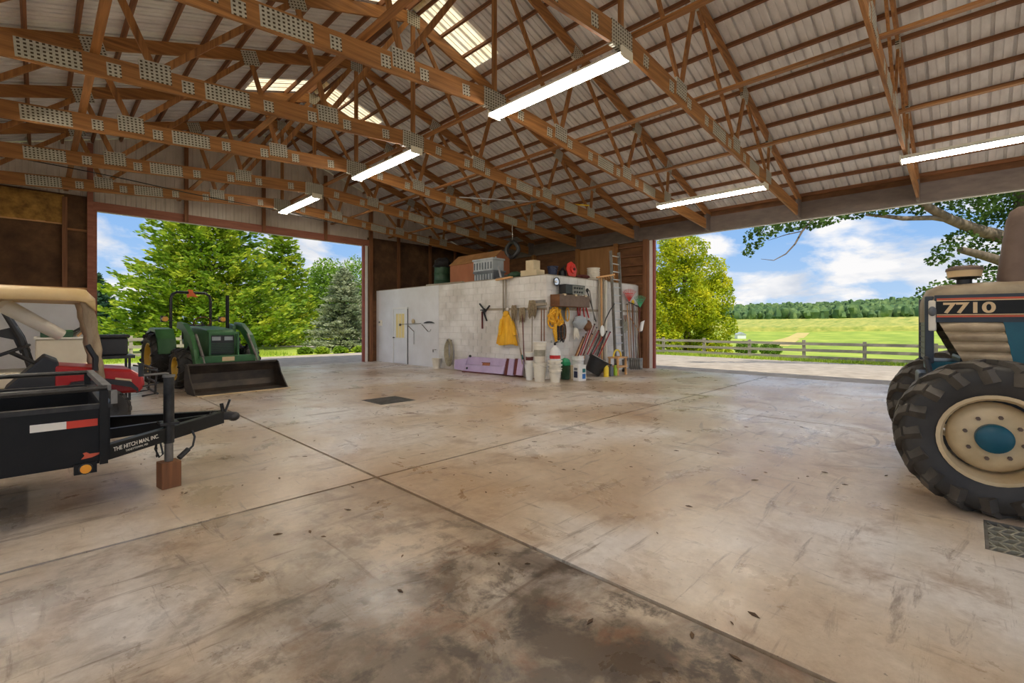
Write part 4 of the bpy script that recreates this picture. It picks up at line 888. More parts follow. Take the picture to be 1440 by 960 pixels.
# ------------------------------------------------------------------ on top of the block room
ZT = BZ + .021
def top_at(x, back): return onX(x, 390, BX + back)       # x position along the door face, set back
q = top_at(622, .9); t = thing('barrel', 'dark barrel with black bags on top of the block room', 'barrel', (q.x, q.y, ZT))
MB().lathe([(.1, 0), (.30, 0), (.31, .05), (.30, .22), (.315, .25), (.30, .28), (.30, .47), (.315, .50), (.30, .53), (.29, .74), (.1, .75)], 20).build('drum', 'dark_green', t, smooth=True); MB().ball((0, 0, .86), (.34, .34, .24), 12, 7, .2).build('bag', 'black_plastic', t, smooth=True)
CB = BX + .68; a = onX(633, 398, CB); b = onX(692, 392, CB); t = thing('wooden_chest', 'orange plywood chest with sloping lid on the block room', 'chest', (CB + .4, (a.y + b.y) / 2, ZT))
zf = onX(633, 374, CB).z; zb_ = onX(650, 361, CB + .4).z
MB().prism([(CB, ZT), (CB + .8, ZT), (CB + .8, zb_), (CB + .4, zb_), (CB, zf)], abs(a.y - b.y), o=(0, (a.y + b.y) / 2, 0), u=(1, 0, 0), v=(0, 0, 1)).build('chest', 'orange_ply', t, world=True)
MB().bar((CB - .02, (a.y + b.y) / 2, zf + .005), (CB + .41, (a.y + b.y) / 2, zb_ + .015), abs(a.y - b.y) + .06, .02, up=(-.5, 0, 1)).build('lid', 'plywood', t, world=True)
for k, (x0, x1, yt, yb, mm, lab) in enumerate(((666, 700, 384.5, 397, 'grey_plastic', 'dark grey ribbed storage tote, lower one on the block room'), (665, 699, 365, 384, 'silver_plastic', 'silver grey ribbed crate stacked on the dark tote'))):
    a = onX(x0, yb, BX + .08); b = onX(x0 + 27, yb, BX + .08); z0 = ZT if k == 0 else ZT + .302; z1 = z0 + (.30 if k == 0 else .38); y0, y1 = b.y, a.y
    t = thing('storage_tote', lab, 'tote', (BX + .33, (y0 + y1) / 2, z0))
    MB().box2((BX + .10, y0, z0), (BX + .58, y1, z1 - .05)).build('body', mm, t, world=True, bevel=.01)
    MB().box2((BX + .07, y0 - .03, z1 - .06), (BX + .61, y1 + .03, z1)).build('rim', mm, t, world=True, bevel=.01)
    for j in range(7): MB().box((BX + .095, y0 + (y1 - y0) * (j + .5) / 7, (z0 + z1) / 2 - .04), (.03, .035, (z1 - z0) * .55)).build('rib', 'silver_plastic' if k == 0 else 'grey_plastic', t, world=True)
a = top_at(708, .25); t = thing('floor_jack', 'small steel jack arm on the block wall top beside the totes', 'jack', (a.x, a.y, ZT)); MB().box2((a.x - .05, a.y - .3, ZT), (a.x + .1, a.y + .3, ZT + .06)).build('base', 'dull_steel', t, world=True); MB().cyl((a.x, a.y + .1, ZT + .05), (a.x + .2, a.y + .55, ZT + .75), .03, n=8).build('arm', 'aluminium', t, world=True)
a = top_at(724, .4); t = thing('garden_machine', 'dark green small machine lying on the block room', 'machine', (a.x, a.y, ZT)); MB().ball((0, 0, .11), (.17, .26, .11), 12, 7, .1).build('housing', 'dark_green', t, smooth=True); MB().cyl((0, -.25, .1), (.05, .45, .13), .025, n=8).build('handle', 'steel', t)
a = top_at(748, .3)
one('cardboard_carton', MB().box((a.x + .02, a.y, ZT + .09), (.34, .62, .18)), 'cardboard', 'wide cream carton lying at the block room corner', 'box', bevel=.006)
one('cardboard_carton', MB().box((a.x + .02, a.y - .02, ZT + .181 + .14), (.28, .30, .28)), 'cardboard', 'square cream carton standing on the wide carton', 'box', bevel=.006)
def top_r(x, back): return onY(x, 390, BY + back)
a = top_r(777, .5); bucket(a.x, a.y, ZT, .12, .15, .32, 'dark blue bucket on the block room near the corner', 'dark_blue')
a = top_r(791, .4); t = thing('oil_can', 'black round can beside the red disc on the block room', 'can', (a.x, a.y, ZT)); MB().lathe([(.03, 0), (.12, 0), (.13, .1), (.12, .2), (.05, .26), (.04, .3), (.01, .3)], 16).build('can', 'black_plastic', t, smooth=True); MB().tube([(.0, 0, .28), (.06, -.02, .36), (.12, -.03, .38)], .015, 6).build('spout', 'black_metal', t)
a = top_r(805, .12); t = thing('cord_reel', 'bright red round reel standing on the block wall edge', 'reel', (a.x, a.y, ZT)); MB().lathe([(.03, -.05), (.235, -.05), (.245, -.03), (.245, -.02), (.12, 0), (.12, .05), (.03, .06)], 8, (0, 0, .235), (0, -1, .1)).build('disc', 'bright_red', t); MB().cyl((0, .02, .235), (0, -.09, .245), .04, n=10).build('hub', 'maroon', t)
MB().box((.0, .06, .02), (.3, .16, .04)).build('stand', 'maroon', t)
a = top_r(820, .2); one('red_tarp', MB().ball((a.x, a.y, ZT + .07), (.28, .14, .07), 14, 6, .2), 'maroon', 'crumpled dark red tarp beside the red reel', 'tarp', smooth=True)
a = top_r(834.5, .3)
for k in range(6):
    t = thing('plastic_tub', ['lowest', 'second lowest', 'third', 'fourth', 'second highest', 'topmost'][k] + ' cream tub ring in the nested stack behind the boards', 'tub', (a.x, a.y, ZT + .068 * k), 0, 'nested cream tubs on the block room')
    MB().ring([(.15, 0), (.175, .0), (.20, .045), (.205, .045), (.205, .066), (.18, .066)], 20).build('ring', 'cream_plastic', t, smooth=True)
a = top_at(721, .9); t = thing('hose_ring', 'ring of dark ducting hanging from a truss over the block room', 'hose ring', (a.x, a.y, 3.6))
cc = onX(720.5, 351, BX + .9); MB().tube([cc + Vector((.03 * math.sin(3 * u), .24 * math.sin(u), .24 * math.cos(u))) for u in [2 * PI * j / 24 for j in range(24)]], .07, 8, closed=True).build('ring', 'black_plastic', t, world=True, smooth=True)
MB().cyl(cc + Vector((0, 0, .2)), Vector((cc.x, cc.y, chord_z(cc.x) + .05)), .01, n=6).build('hanger', 'steel', t, world=True)
a = top_at(640, .5); one('scrap_lumber', MB().bar((BX + .12, top_at(600, .1).y, ZT + .03), (BX + .2, top_at(648, .1).y, ZT + .03), .10, .05), 'grey_wood_y', 'weathered plank lying along the block wall top', 'plank')
# ------------------------------------------------------------------ vehicles
def tyre_mb(c, R, W, rim):
    k = .045 * R / .5
    prof = [(rim, -W * .40), (rim + .35 * (R - rim), -W * .50), (R - 1.1 * k, -W * .49), (R - .5 * k, -W * .42), (R - .25 * k, -W * .2), (R - .2 * k, 0), (R - .25 * k, W * .2), (R - .5 * k, W * .42), (R - 1.1 * k, W * .49), (rim + .35 * (R - rim), W * .50), (rim, W * .40)]
    return MB().ring(prof, 40, c, (1, 0, 0))
def lug_mb(c, R, W, n, fat, sweep=1.0, flip=1):
    m = MB(); c = Vector(c)
    for s in (1, -1):
        for i in range(n):
            a = 2 * PI * (i + (.5 if s > 0 else 0)) / n; P = []
            for z, dr, da in ((-.03 * s, .25, 0), (.16 * s, .2, .10), (.34 * s, .35, .23), (.47 * s, .9, .32), (.508 * s, 2.4, .38)):
                r = R - fat * dr; t = a + flip * da * sweep * (W / R) * 1.3; P.append(c + Vector((z * W, r * math.sin(t), r * math.cos(t))))
            for q in range(4):
                d = (P[q + 1] - P[q]).normalized(); mid = (P[q] + P[q + 1]) / 2; rad = (mid - c); rad.x *= .25; rad.normalize()
                m.bar(P[q] - d * .004, P[q + 1] + d * .004, fat * 1.35, fat * 1.15, up=rad)
    return m
def ag_wheel(t, name, c, R, W, rim, n, tm, rm, side, hub_mat=None, bolts=8, fat=None, flip=1, lm=None):
    fat = fat or R * .075
    w = tyre_mb(c, R, W, rim).build(name, tm, t, smooth=True)
    lug_mb(c, R, W, n, fat, flip=flip).build('tread', lm or tm, w, smooth=False)
    c = Vector(c); o = side * W * .40
    MB().ring([(rim * 1.02, o), (rim * 1.04, o + side * .015), (rim * .96, o + side * .015), (rim * .90, o - side * .03), (rim * .88, -o * .6), (rim * .92, -o * .9), (rim * 1.0, -o)], 36, c, (1, 0, 0)).build('rim', rm, w, smooth=True)
    MB().lathe([(.02, side * W * .10), (rim * .42, side * W * .12), (rim * .62, side * W * .11), (rim * .76, side * W * .04), (rim * .82, side * W * -.02), (rim * .82, side * W * -.08), (.02, side * W * -.02)], 32, c, (1, 0, 0)).build('wheel_disc', rm, w, smooth=True)
    MB().lathe([(.01, side * W * .32), (rim * .27, side * W * .31), (rim * .33, side * W * .26), (rim * .33, side * W * .08), (.01, side * W * .08)], 28, c, (1, 0, 0)).build('hub', hub_mat or rm, w, smooth=True)
    b = MB().cyl((0, 0, 0), (side * .022, 0, 0), rim * .045, n=6).mesh('wheel_bolt'); b.materials.append(MAT['rust_brown' if hub_mat else rm])
    for k in range(bolts):
        a = 2 * PI * (k + .3) / bolts; piece('wheel_bolt', b, w, c + Vector((side * W * .12, rim * .50 * math.cos(a), rim * .50 * math.sin(a))))
    return w

# ---- blue tractor on the right
th = math.radians(7); t = thing('blue_tractor', 'dusty teal and black tractor numbered 7710 with big front tyre over the drain', 'tractor', (6.144, -.025, 0), th)
ag_wheel(t, 'front_wheel', (-.86, 0, .59), .59, .37, .335, 17, 'rubber', 'rim_cream', -1, 'blue_tractor_blue', fat=.060, flip=-1, lm='rubber_dusty')
ag_wheel(t, 'front_wheel', (.86, 0, .59), .59, .37, .335, 17, 'rubber', 'rim_cream', 1, 'blue_tractor_blue', fat=.060, flip=-1, lm='rubber_dusty')
ag_wheel(t, 'rear_wheel', (-.92, -2.35, .84), .84, .48, .48, 16, 'rubber', 'rim_cream', -1, 'blue_tractor_blue', fat=.055, flip=-1)
ag_wheel(t, 'rear_wheel', (.92, -2.35, .84), .84, .48, .48, 16, 'rubber', 'rim_cream', 1, 'blue_tractor_blue', fat=.055, flip=-1)
MB().bar((-.78, 0, .60), (.78, 0, .60), .16, .16).build('front_axle', 'blue_tractor_blue', t, bevel=.02)
MB().ball((0, 0, .62), (.2, .18, .2), 12, 8).build('differential', 'blue_tractor_blue', t, smooth=True)
MB().box2((-.20, -2.4, .55), (.20, .25, .98)).build('chassis', 'blue_tractor_dark', t, bevel=.02)
MB().box2((-.30, -1.15, .95), (.30, .12, 1.20)).build('engine', 'blue_tractor_dark', t, bevel=.03)
# hood shell: side profile with rounded shoulder
def hood_sec(y, topz, half): return [(-half, y, 1.50), (-half, y, topz - .10), (-half + .03, y, topz - .045), (-half + .11, y, topz - .01), (0, y, topz + .02), (half - .11, y, topz - .01), (half - .03, y, topz - .045), (half, y, topz - .10), (half, y, 1.50)]
secs = [hood_sec(.36, 1.72, .30), hood_sec(.33, 1.79, .345), hood_sec(.24, 1.835, .36), hood_sec(.0, 1.85, .36), hood_sec(-1.25, 1.88, .37)]
m = MB(); V = [p for s in secs for p in s]; n = 9
m.add(V, [(i * n + j, i * n + j + 1, (i + 1) * n + j + 1, (i + 1) * n + j) for i in range(len(secs) - 1) for j in range(n - 1)] + [tuple(range(n)), tuple(range(4 * n, 5 * n))[::-1]])
hood = m.build('hood', 'blue_tractor_dusty', t, smooth=True)
for s in (-1, 1):
    MB().box2((s * .36 - .004, -1.24, 1.50), (s * .36 + .004 , .30, 1.745)).build('hood_side', 'blue_tractor_dark', t)
    sd_ = MB().box2((s * .367 - .003, -1.24, 1.555), (s * .367 + .003, .285, 1.705)).build('stripe_panel', 'black_paint', t)
    for z in (1.708, 1.552): MB().box2((s * .367 - .004, -1.24, z - .008), (s * .367 + .004, .285, z + .008)).build('stripe', 'decal_orange', t)
    for z in (1.694, 1.567): MB().box2((s * .367 - .0045, -1.24, z - .004), (s * .367 + .0045, .285, z + .004)).build('stripe', 'decal_cream', t)
    # ribbed side grille
    def gr(u, v, s=s):
        z = 1.15 + .35 * v; y0 = .11 + .16 * v - .12 * (1 - v) ** 2 * 0; y1 = -.17 + .02 * (1 - v) + .02; y1 = -.20 + .06 * v
        return Vector((s * (.335 + .030 * abs(math.sin(v * PI * 4.0)) ** .7 + .02 * math.sin(PI * u)), y1 + (y0 - y1) * u, z))
    MB().grid(gr, 14, 40).build('side_grille', 'blue_tractor_grille', t, smooth=True)
    MB().prism([(-.14, 1.50), (-.20, 1.15), (-.28, 1.12), (-.36, 1.12), (-.42, 1.50)], .05, o=(s * .335, 0, 0), u=(0, 1, 0), v=(0, 0, 1)).build('side_panel', 'blue_tractor_blue', t)
    MB().box2((s * .34 - .02, -1.24, 1.36), (s * .34 + .02, -.40, 1.50)).build('side_panel', 'blue_tractor_blue', t)
    MB().box((s * .365, -.52, 1.43), (.012, .17, .15)).build('badge', 'decal_cream', t, bevel=.01)
    bd = MB().box((s * .369, -.52, 1.43), (.010, .145, .125)).build('badge_field', 'blue_tractor_blue', t)
# lettering on the visible (left) side: reads from front to back
M0 = basis((-.371, .245, 1.585), (0, -1, 0), (0, 0, 1))
text_part('7710', .128, 'decal_cream', M0, t, 'model_number', .0015, world=False, font_scale_x=1.32, bold=.004)
text_part('FORD', .150, 'decal_cream', basis((-.371, -.345, 1.578), (0, -1, 0), (0, 0, 1)), t, 'lettering', .0015, world=False, font_scale_x=1.2, bold=.004)
text_part('7', .10, 'decal_white', basis((-.376, -.47, 1.40), (0, -1, 0), (0, 0, 1)), t, 'lettering', .0015, world=False, bold=.002)
MB().box2((-.30, .335, 1.15), (.30, .352, 1.68)).build('front_grille', 'grey_plastic', t)
for s in (-1, 1):
    MB().box2((s * .31 - .035, .30, 1.12), (s * .31 + .035, .365, 1.74)).build('grille_post', 'blue_tractor_dark', t, bevel=.01)
    MB().box2((s * .352 - .014, .286, 1.42), (s * .352 + .014, .34, 1.70)).build('lamp_trim', 'lime' if False else 'cream_plastic', t, bevel=.01)
    MB().ball((s * .372, .315, 1.60), (.02, .03, .045), 12, 7).build('headlight', 'grey_plastic', t, smooth=True)
for k in range(9): MB().box2((-.28, .352, 1.19 + k * .055), (.28, .358, 1.20 + k * .055)).build('grille_bar', 'black_plastic', t)
MB().box2((-.22, .10, .80), (.22, .40, 1.02)).build('front_weight', 'blue_tractor_dark', t, bevel=.02)
MB().box2((-.28, .10, 1.04), (.28, .33, 1.14)).build('front_bracket', 'blue_tractor_blue', t, bevel=.01)
for k in range(2): MB().tube([(-.55 + k * .05, .33, .98), (-.52 + k * .05, .36, 1.16), (-.44 + k * .04, .36, 1.17)], .022, 7).build('steering_hose', 'black_plastic', t, smooth=True)
# air pre-cleaner and muffler on the hood
MB().cyl((0, .06, 1.84), (0, .06, 1.92), .055, n=20).build('cleaner_stem', 'black_plastic', t, smooth=True)
MB().lathe([(.05, 1.90), (.10, 1.915), (.118, 1.93)], 24, (0, .06, 0)).build('cleaner_base', 'black_plastic', t, smooth=True)
MB().lathe([(.118, 1.925), (.126, 1.985), (.05, 1.985)], 24, (0, .06, 0)).build('cleaner_bowl', 'decal_cream', t, smooth=True)
MB().lathe([(.05, 1.985), (.134, 1.985), (.13, 2.01), (.09, 2.03), (.01, 2.035)], 24, (0, .06, 0)).build('cleaner_cap', 'rust_brown', t, smooth=True)
mu = MB(); V = []
for z, wy, wx in ((1.86, .255, .15), (1.90, .265, .15), (2.42, .205, .12), (2.50, .18, .11), (2.53, .14, .08)):
    for k in range(20):
        a = 2 * PI * k / 20; cx_, cy_ = math.cos(a), math.sin(a); V.append((wx * abs(cx_) ** .5 * (1 if cx_ > 0 else -1), -.42 + wy * abs(cy_) ** .6 * (1 if cy_ > 0 else -1), z))
mu.add(V, [(i * 20 + j, i * 20 + (j + 1) % 20, (i + 1) * 20 + (j + 1) % 20, (i + 1) * 20 + j) for i in range(4) for j in range(20)] + [tuple(range(20)), tuple(range(80, 100))])
mu.build('muffler', 'rust_brown', t, smooth=True); MB().cyl((0, -.42, 2.5), (0, -.42, 2.95), .045, n=14).build('exhaust_pipe', 'rust_brown', t, smooth=True)
# cab and fenders behind (outside the frame of the picture)
for x in (-.62, .62):
    for y0, y1 in ((-1.30, -1.40), (-2.75, -2.70)): MB().bar((x * .8, y0, 1.2), (x, y1, 2.55), .06, .08).build('cab_post', 'blue_tractor_blue', t)
    MB().prism([(-1.45, 1.0), (-1.55, 1.55), (-1.9, 1.80), (-2.7, 1.80), (-3.0, 1.55), (-3.05, 1.35), (-2.7, 1.7), (-1.95, 1.7), (-1.65, 1.45)], .44, o=(x * 1.35, 0, 0), u=(0, 1, 0), v=(0, 0, 1)).build('fender', 'blue_tractor_blue', t)
    MB().box2((x * .98 - .004, -2.68, 1.75), (x * .98 + .004, -1.42, 2.5)).build('side_window', 'grey_plastic', t)
MB().box2((-.72, -2.95, 2.55), (.72, -1.25, 2.72)).build('cab_roof', 'blue_tractor_blue', t, bevel=.05)
MB().box2((-.55, -2.8, .95), (.55, -1.28, 1.25)).build('cab_floor', 'blue_tractor_dark', t); MB().box((0, -2.4, 1.5), (.5, .5, .5)).build('seat', 'black_plastic', t, bevel=.06)
MB().tube([(0, -1.62, 1.6)] + [(.19 * math.cos(u), -1.7 + .05 * math.sin(u), 1.72 + .19 * math.sin(u)) for u in [2 * PI * k / 16 for k in range(17)]], .016, 6).build('steering_wheel', 'black_plastic', t, smooth=True)

# ---- green tractor with loader in the left doorway
t = thing('loader_tractor', 'green tractor with yellow rims and black front loader bucket in the doorway', 'tractor', (3.06, 13.15, 0), PI + math.radians(4))
for s in (-1, 1):
    ag_wheel(t, 'front_wheel', (s * .72, 0, .46), .46, .29, .26, 14, 'rubber', 'loader_yellow', s, None, 6, fat=.035)
    ag_wheel(t, 'rear_wheel', (s * .80, -1.80, .64), .64, .42, .36, 14, 'rubber', 'loader_yellow', s, None, 8, fat=.045)
    MB().prism([(-1.12, .75), (-1.20, 1.12), (-1.45, 1.36), (-1.9, 1.40), (-2.3, 1.28), (-2.3, 1.20), (-1.9, 1.32), (-1.5, 1.28), (-1.28, 1.08), (-1.2, .75)], .38, o=(s * .72, 0, 0), u=(0, 1, 0), v=(0, 0, 1)).build('fender', 'loader_green', t)
    # loader tower, boom and cylinder
    MB().prism([(-.42, .55), (-.18, .55), (-.22, 1.1), (-.30, 1.45), (-.55, 1.50), (-.62, 1.42)], .07, o=(s * .50, 0, 0), u=(0, 1, 0), v=(0, 0, 1)).build('loader_tower', 'loader_green', t)
    MB().prism([(-.60, 1.40), (-.50, 1.54), (-.05, 1.50), (.48, 1.22), (.72, .92), (.96, .42), (1.04, .22), (.92, .20), (.82, .36), (.56, .80), (.38, 1.02), (-.12, 1.32)], .10, o=(s * .62, 0, 0), u=(0, 1, 0), v=(0, 0, 1)).build('loader_boom', 'loader_green', t)
    MB().cyl((s * .62, -.15, .72), (s * .62, .22, .96), .035, n=10).cyl((s * .62, .22, .96), (s * .62, .42, 1.08), .02, n=8).build('lift_cylinder', 'black_metal', t, smooth=True)
    MB().cyl((s * .55, .45, 1.24), (s * .55, .95, .75), .03, n=10).cyl((s * .55, .95, .75), (s * .55, 1.12, .52), .018, n=8).build('tilt_cylinder', 'dull_steel', t, smooth=True)
    lp = MB().cyl((s * .66, -1.70, 1.62), (s * .66, -1.58, 1.62), .065, n=14).build('warning_light', 'amber', t, smooth=True)
    MB().box((s * .66, -1.74, 1.62), (.13, .08, .16)).build('light_housing', 'black_plastic', t); MB().bar((s * .44, -1.76, 1.58), (s * .62, -1.76, 1.6), .03, .03).build('light_arm', 'black_metal', t)
MB().prism([(-.34, .70), (.36, .70), (.42, .80), (.42, 1.26), (.30, 1.36), (-.2, 1.40), (-1.05, 1.44), (-1.05, .85)], .58, u=(0, 1, 0), v=(0, 0, 1)).build('hood', 'loader_green', t, bevel=.03)
MB().box2((-.25, .42, .78), (.25, .435, 1.22)).build('front_grille', 'black_plastic', t)
for k in range(6): MB().box2((-.25, .435, .82 + k * .04), (.25, .442, .835 + k * .04)).build('grille_bar', 'dark_green', t)
for s in (-1, 1): MB().box2((s * .13 - .09, .434, 1.10), (s * .13 + .09, .444, 1.19)).build('headlight', 'silver_plastic', t)
gd = MB()
for x in (-.30, .30): gd.bar((x, .54, .55), (x, .54, 1.28), .05, .04)
for z in (.60, 1.28): gd.bar((-.32, .54, z), (.32, .54, z), .04, .05)
gd.build('grille_guard', 'loader_green', t)
MB().box2((-.60, .70, .60), (.60, .82, .76)).build('loader_crossbar', 'loader_green', t, bevel=.01); MB().box2((-.13, .82, .63), (.13, .826, .73)).build('plate', 'decal_cream', t)
MB().bar((-.66, 0, .46), (.66, 0, .46), .12, .12).build('front_axle', 'black_metal', t); MB().box2((-.20, -1.9, .42), (.20, .40, .80)).build('chassis', 'dark_green', t)
MB().bar((-.75, -1.80, .64), (.75, -1.80, .64), .2, .2).build('rear_axle', 'dark_green', t)
MB().tube([(-.46, -1.95, .7), (-.46, -1.95, 2.15), (-.43, -1.95, 2.27), (-.33, -1.95, 2.34), (.33, -1.95, 2.34), (.43, -1.95, 2.27), (.46, -1.95, 2.15), (.46, -1.95, .7)], .036, 8).build('roll_bar', 'black_metal', t, smooth=True)
MB().cyl((-.36, -.35, 1.36), (-.36, -.35, 2.22), .04, n=12).build('exhaust_stack', 'black_paint', t, smooth=True)
MB().prism([(-.03, 2.36), (-.14, 2.22), (.02, 2.24), (.10, 2.19), (.12, 2.28), (.06, 2.32), (.10, 2.42), (-.02, 2.42)], .03, o=(0, -1.90, 0), u=(1, 0, 0), v=(0, 0, 1)).build('flag', 'orange', t)
MB().box2((-.27, -1.75, .95), (.27, -1.25, 1.10)).build('seat', 'black_plastic', t, bevel=.04); MB().box2((-.27, -1.80, 1.05), (.27, -1.68, 1.48)).build('seat_back', 'black_plastic', t, bevel=.04)
MB().tube([(.19 * math.cos(u), -1.05 + .10 * math.sin(u), 1.53 + .14 * math.sin(u)) for u in [2 * PI * k / 18 for k in range(18)]], .016, 6, closed=True).build('steering_wheel', 'brown_board', t, smooth=True)
MB().cyl((0, -1.0, 1.35), (0, -1.05, 1.53), .025, n=8).build('steering_column', 'black_plastic', t)
# bucket
bp_ = [(1.86, .012), (1.30, .012), (1.16, .07), (1.08, .20), (1.08, .40), (1.16, .60)]
bk = MB()
for (y0, z0), (y1, z1) in zip(bp_, bp_[1:]): bk.bar((0, y0, z0), (0, y1, z1), 1.86, .02, up=(0, -(z1 - z0), (y1 - y0)))
bkt = bk.build('bucket', 'bucket_steel', t)
for s in (-1, 1): MB().prism([(1.80, .02), (1.30, .004), (1.14, .05), (1.06, .20), (1.06, .40), (1.16, .62), (1.30, .60), (1.45, .34)], .025, o=(s * .925, 0, 0), u=(0, 1, 0), v=(0, 0, 1)).build('bucket_side', 'bucket_steel', bkt)
MB().box2((-.94, 1.12, .585), (.94, 1.22, .625)).build('bucket_top_edge', 'bucket_steel', bkt); MB().box2((-.93, 1.78, .002), (.93, 1.95, .02)).build('cutting_edge', 'rim_cream', bkt)

# ---- cart with tan canopy and red nose
t = thing('utility_cart', 'red-nosed utility cart with tan canopy and black brush guard', 'utility cart', (.66, 9.2, 0), -PI / 2)
def knob_wheel(t, name, c, R, W, side):
    w = tyre_mb(c, R, W, R * .52).build(name, 'rubber', t, smooth=True); m = MB(); c = Vector(c)
    for i in range(18):
        for j, z in enumerate((-.36, -.12, .12, .36)):
            a = 2 * PI * (i + .5 * (j % 2)) / 18; d = Vector((0, math.sin(a), math.cos(a))); m.box(c + d * (R - .008) + Vector((z * W, 0, 0)), (W * .19, R * .20, .035), Matrix.Rotation(-a, 3, 'X'))
    m.build('tread', 'rubber_dusty', w)
    MB().lathe([(.02, side * W * .2), (R * .3, side * W * .3), (R * .5, side * W * .38), (R * .54, side * W * .40), (R * .54, -side * W * .3), (.02, -side * W * .3)], 20, c, (1, 0, 0)).build('rim', 'black_metal', w, smooth=True)
    return w
for s in (-1, 1):
    knob_wheel(t, 'front_wheel', (s * .52, 0, .28), .28, .22, s); knob_wheel(t, 'rear_wheel', (s * .52, -1.95, .28), .28, .24, s)
    MB().prism([(-.42, .50), (-.30, .62), (.0, .66), (.28, .58), (.36, .50), (.36, .56), (.28, .66), (0, .72), (-.34, .70), (-.46, .52)], .30, o=(s * .48, 0, 0), u=(0, 1, 0), v=(0, 0, 1)).build('front_fender', 'black_plastic', t)
MB().prism([(-.50, .48), (.40, .48), (.46, .58), (.44, .72), (.30, .82), (-.50, .93)], .96, u=(0, 1, 0), v=(0, 0, 1)).build('hood', 'red_paint', t, bevel=.04)
for s in (-1, 1): MB().box((s * .30, .445, .66), (.20, .03, .11)).build('headlight', 'silver_plastic', t, bevel=.015); MB().prism([(.10, .62), (.30, .60), (.30, .68), (.12, .72)], .012, o=(s * .485, 0, 0), u=(0, 1, 0), v=(0, 0, 1)).build('side_vent', 'decal_cream', t)
g = MB()
for s in (-1, 1):
    g.tube([(s * .30, .44, .40), (s * .30, .60, .42), (s * .30, .62, .80), (s * .30, .46, .86)], .016, 7); g.tube([(s * .46, .40, .56), (s * .46, .58, .58), (s * .46, .60, .78), (s * .46, .42, .82)], .014, 7)
for z in (.44, .60, .78): g.tube([(-.48, .605, z), (.48, .605, z)], .016, 7)
g.build('brush_guard', 'black_metal', t, smooth=True)
MB().prism([(-.46, .62), (-.46, .98), (-.60, 1.06), (-.98, .62)], .90, u=(0, 1, 0), v=(0, 0, 1)).build('dash_cowl', 'black_plastic', t, bevel=.02)
MB().box2((-.50, -2.35, .34), (.50, -.40, .44)).build('floor_pan', 'cream_paint', t); MB().box2((-.52, -2.5, .44), (.52, -1.30, .58)).build('rear_body', 'red_paint', t, bevel=.03)
MB().box2((-.48, -1.75, .58), (.48, -1.12, .74)).build('seat', 'tan_plastic', t, bevel=.05); MB().box2((-.48, -1.86, .72), (.48, -1.72, 1.15)).build('seat_back', 'tan_plastic', t, bevel=.05)
c0 = Vector((.22, -.92, 1.12)); ax = Vector((0, -.42, .9)).normalized(); e1 = Vector((1, 0, 0)); e2 = ax.cross(e1)
MB().tube([c0 + (e1 * math.cos(u) + e2 * math.sin(u)) * .20 for u in [2 * PI * k / 20 for k in range(20)]], .018, 7, closed=True).bar(c0 - e2 * .19, c0 + e2 * .19, .03, .015).bar(c0 - e1 * .19, c0 + e1 * .19, .03, .015).build('steering_wheel', 'black_plastic', t, smooth=True)
MB().cyl(c0, (.22, -.42, .78), .026, n=8).build('steering_column', 'black_metal', t, smooth=True)
def canopy(u, v):
    x = (u - .5) * 1.30; y = -.10 - v * 2.36; ed = max(0, abs(u - .5) * 2 - .82) / .18; ed2 = max(0, (.06 - v) / .06)
    return Vector((x, y, 1.98 - .02 * (u - .5) ** 2 * 4 + .03 * v - .16 * ed ** 2 - .13 * ed2 ** 2))
cn = MB().grid(canopy, 20, 24).build('canopy', 'tan_plastic', t, smooth=True); sm_ = cn.modifiers.new('thick', 'SOLIDIFY'); sm_.thickness = .03
MB().box2((-.64, -2.44, 1.80), (.64, -.12, 1.825)).build('canopy_liner', 'tan_plastic', t)
for s in (-1, 1):
    P = [Vector((s * .52, -.19 + .014 * k + random.uniform(-.006, .006), 1.80 - .098 * k)) for k in range(12)]
    MB().tube(P, [.07 + random.uniform(-.014, .016) - .0015 * k for k in range(12)], 9).build('canopy_strut', 'bare_bark', t, smooth=True)
    MB().tube([(s * .55, -2.35, 1.80), (s * .55, -2.3, .58)], .022, 8).build('rear_strut', 'black_metal', t)
MB().tube([(.56, -.18, 1.20), (.57, -.10, 1.02), (.56, -.10, .84)], .035, 6).build('mirror', 'black_plastic', t, smooth=True)
MB().cyl((-.1, -1.0, 1.75), (-.35, -.42, 1.32), .10, .085, n=14).build('rolled_curtain', 'cream_plastic', t, smooth=True)

# ---- white work cart behind it, with a tool bed
t = thing('work_cart', 'cream work cart with black windshield frame parked against the white wall', 'work cart', (-.35, 12.1, 0), -PI / 2)
for s in (-1, 1):
    for yy in (.3, -1.6): knob_wheel(t, 'wheel', (s * .52, yy, .28), .28, .2, s)
MB().box2((-.62, .32, .62), (.62, 1.0, 1.22)).build('cargo_bed', 'cream_paint', t, bevel=.03); MB().box2((-.60, -2.3, .40), (.60, .32, .66)).build('body', 'cream_paint', t, bevel=.03); MB().box2((-.58, -2.2, .28), (.58, .9, .42)).build('chassis', 'black_plastic', t)
MB().box2((-.64, .30, 1.22), (.64, 1.02, 1.25)).build('bed_rail', 'cream_plastic', t)
for s in (-1, 1): MB().tube([(s * .55, .28, .66), (s * .55, .14, 1.25), (s * .55, -.10, 1.80)], [.05, .045, .035], 7).build('windshield_frame', 'black_plastic', t, smooth=True)
MB().tube([(-.55, -.10, 1.80), (.55, -.10, 1.80)], .03, 7).build('windshield_bar', 'black_plastic', t); MB().prism([(.26, 1.0), (.10, 1.45), (-.18, 1.36), (-.13, 1.28), (.06, 1.22), (.14, .98)], 1.0, u=(0, 1, 0), v=(0, 0, 1)).build('dash_cowl', 'black_plastic', t)
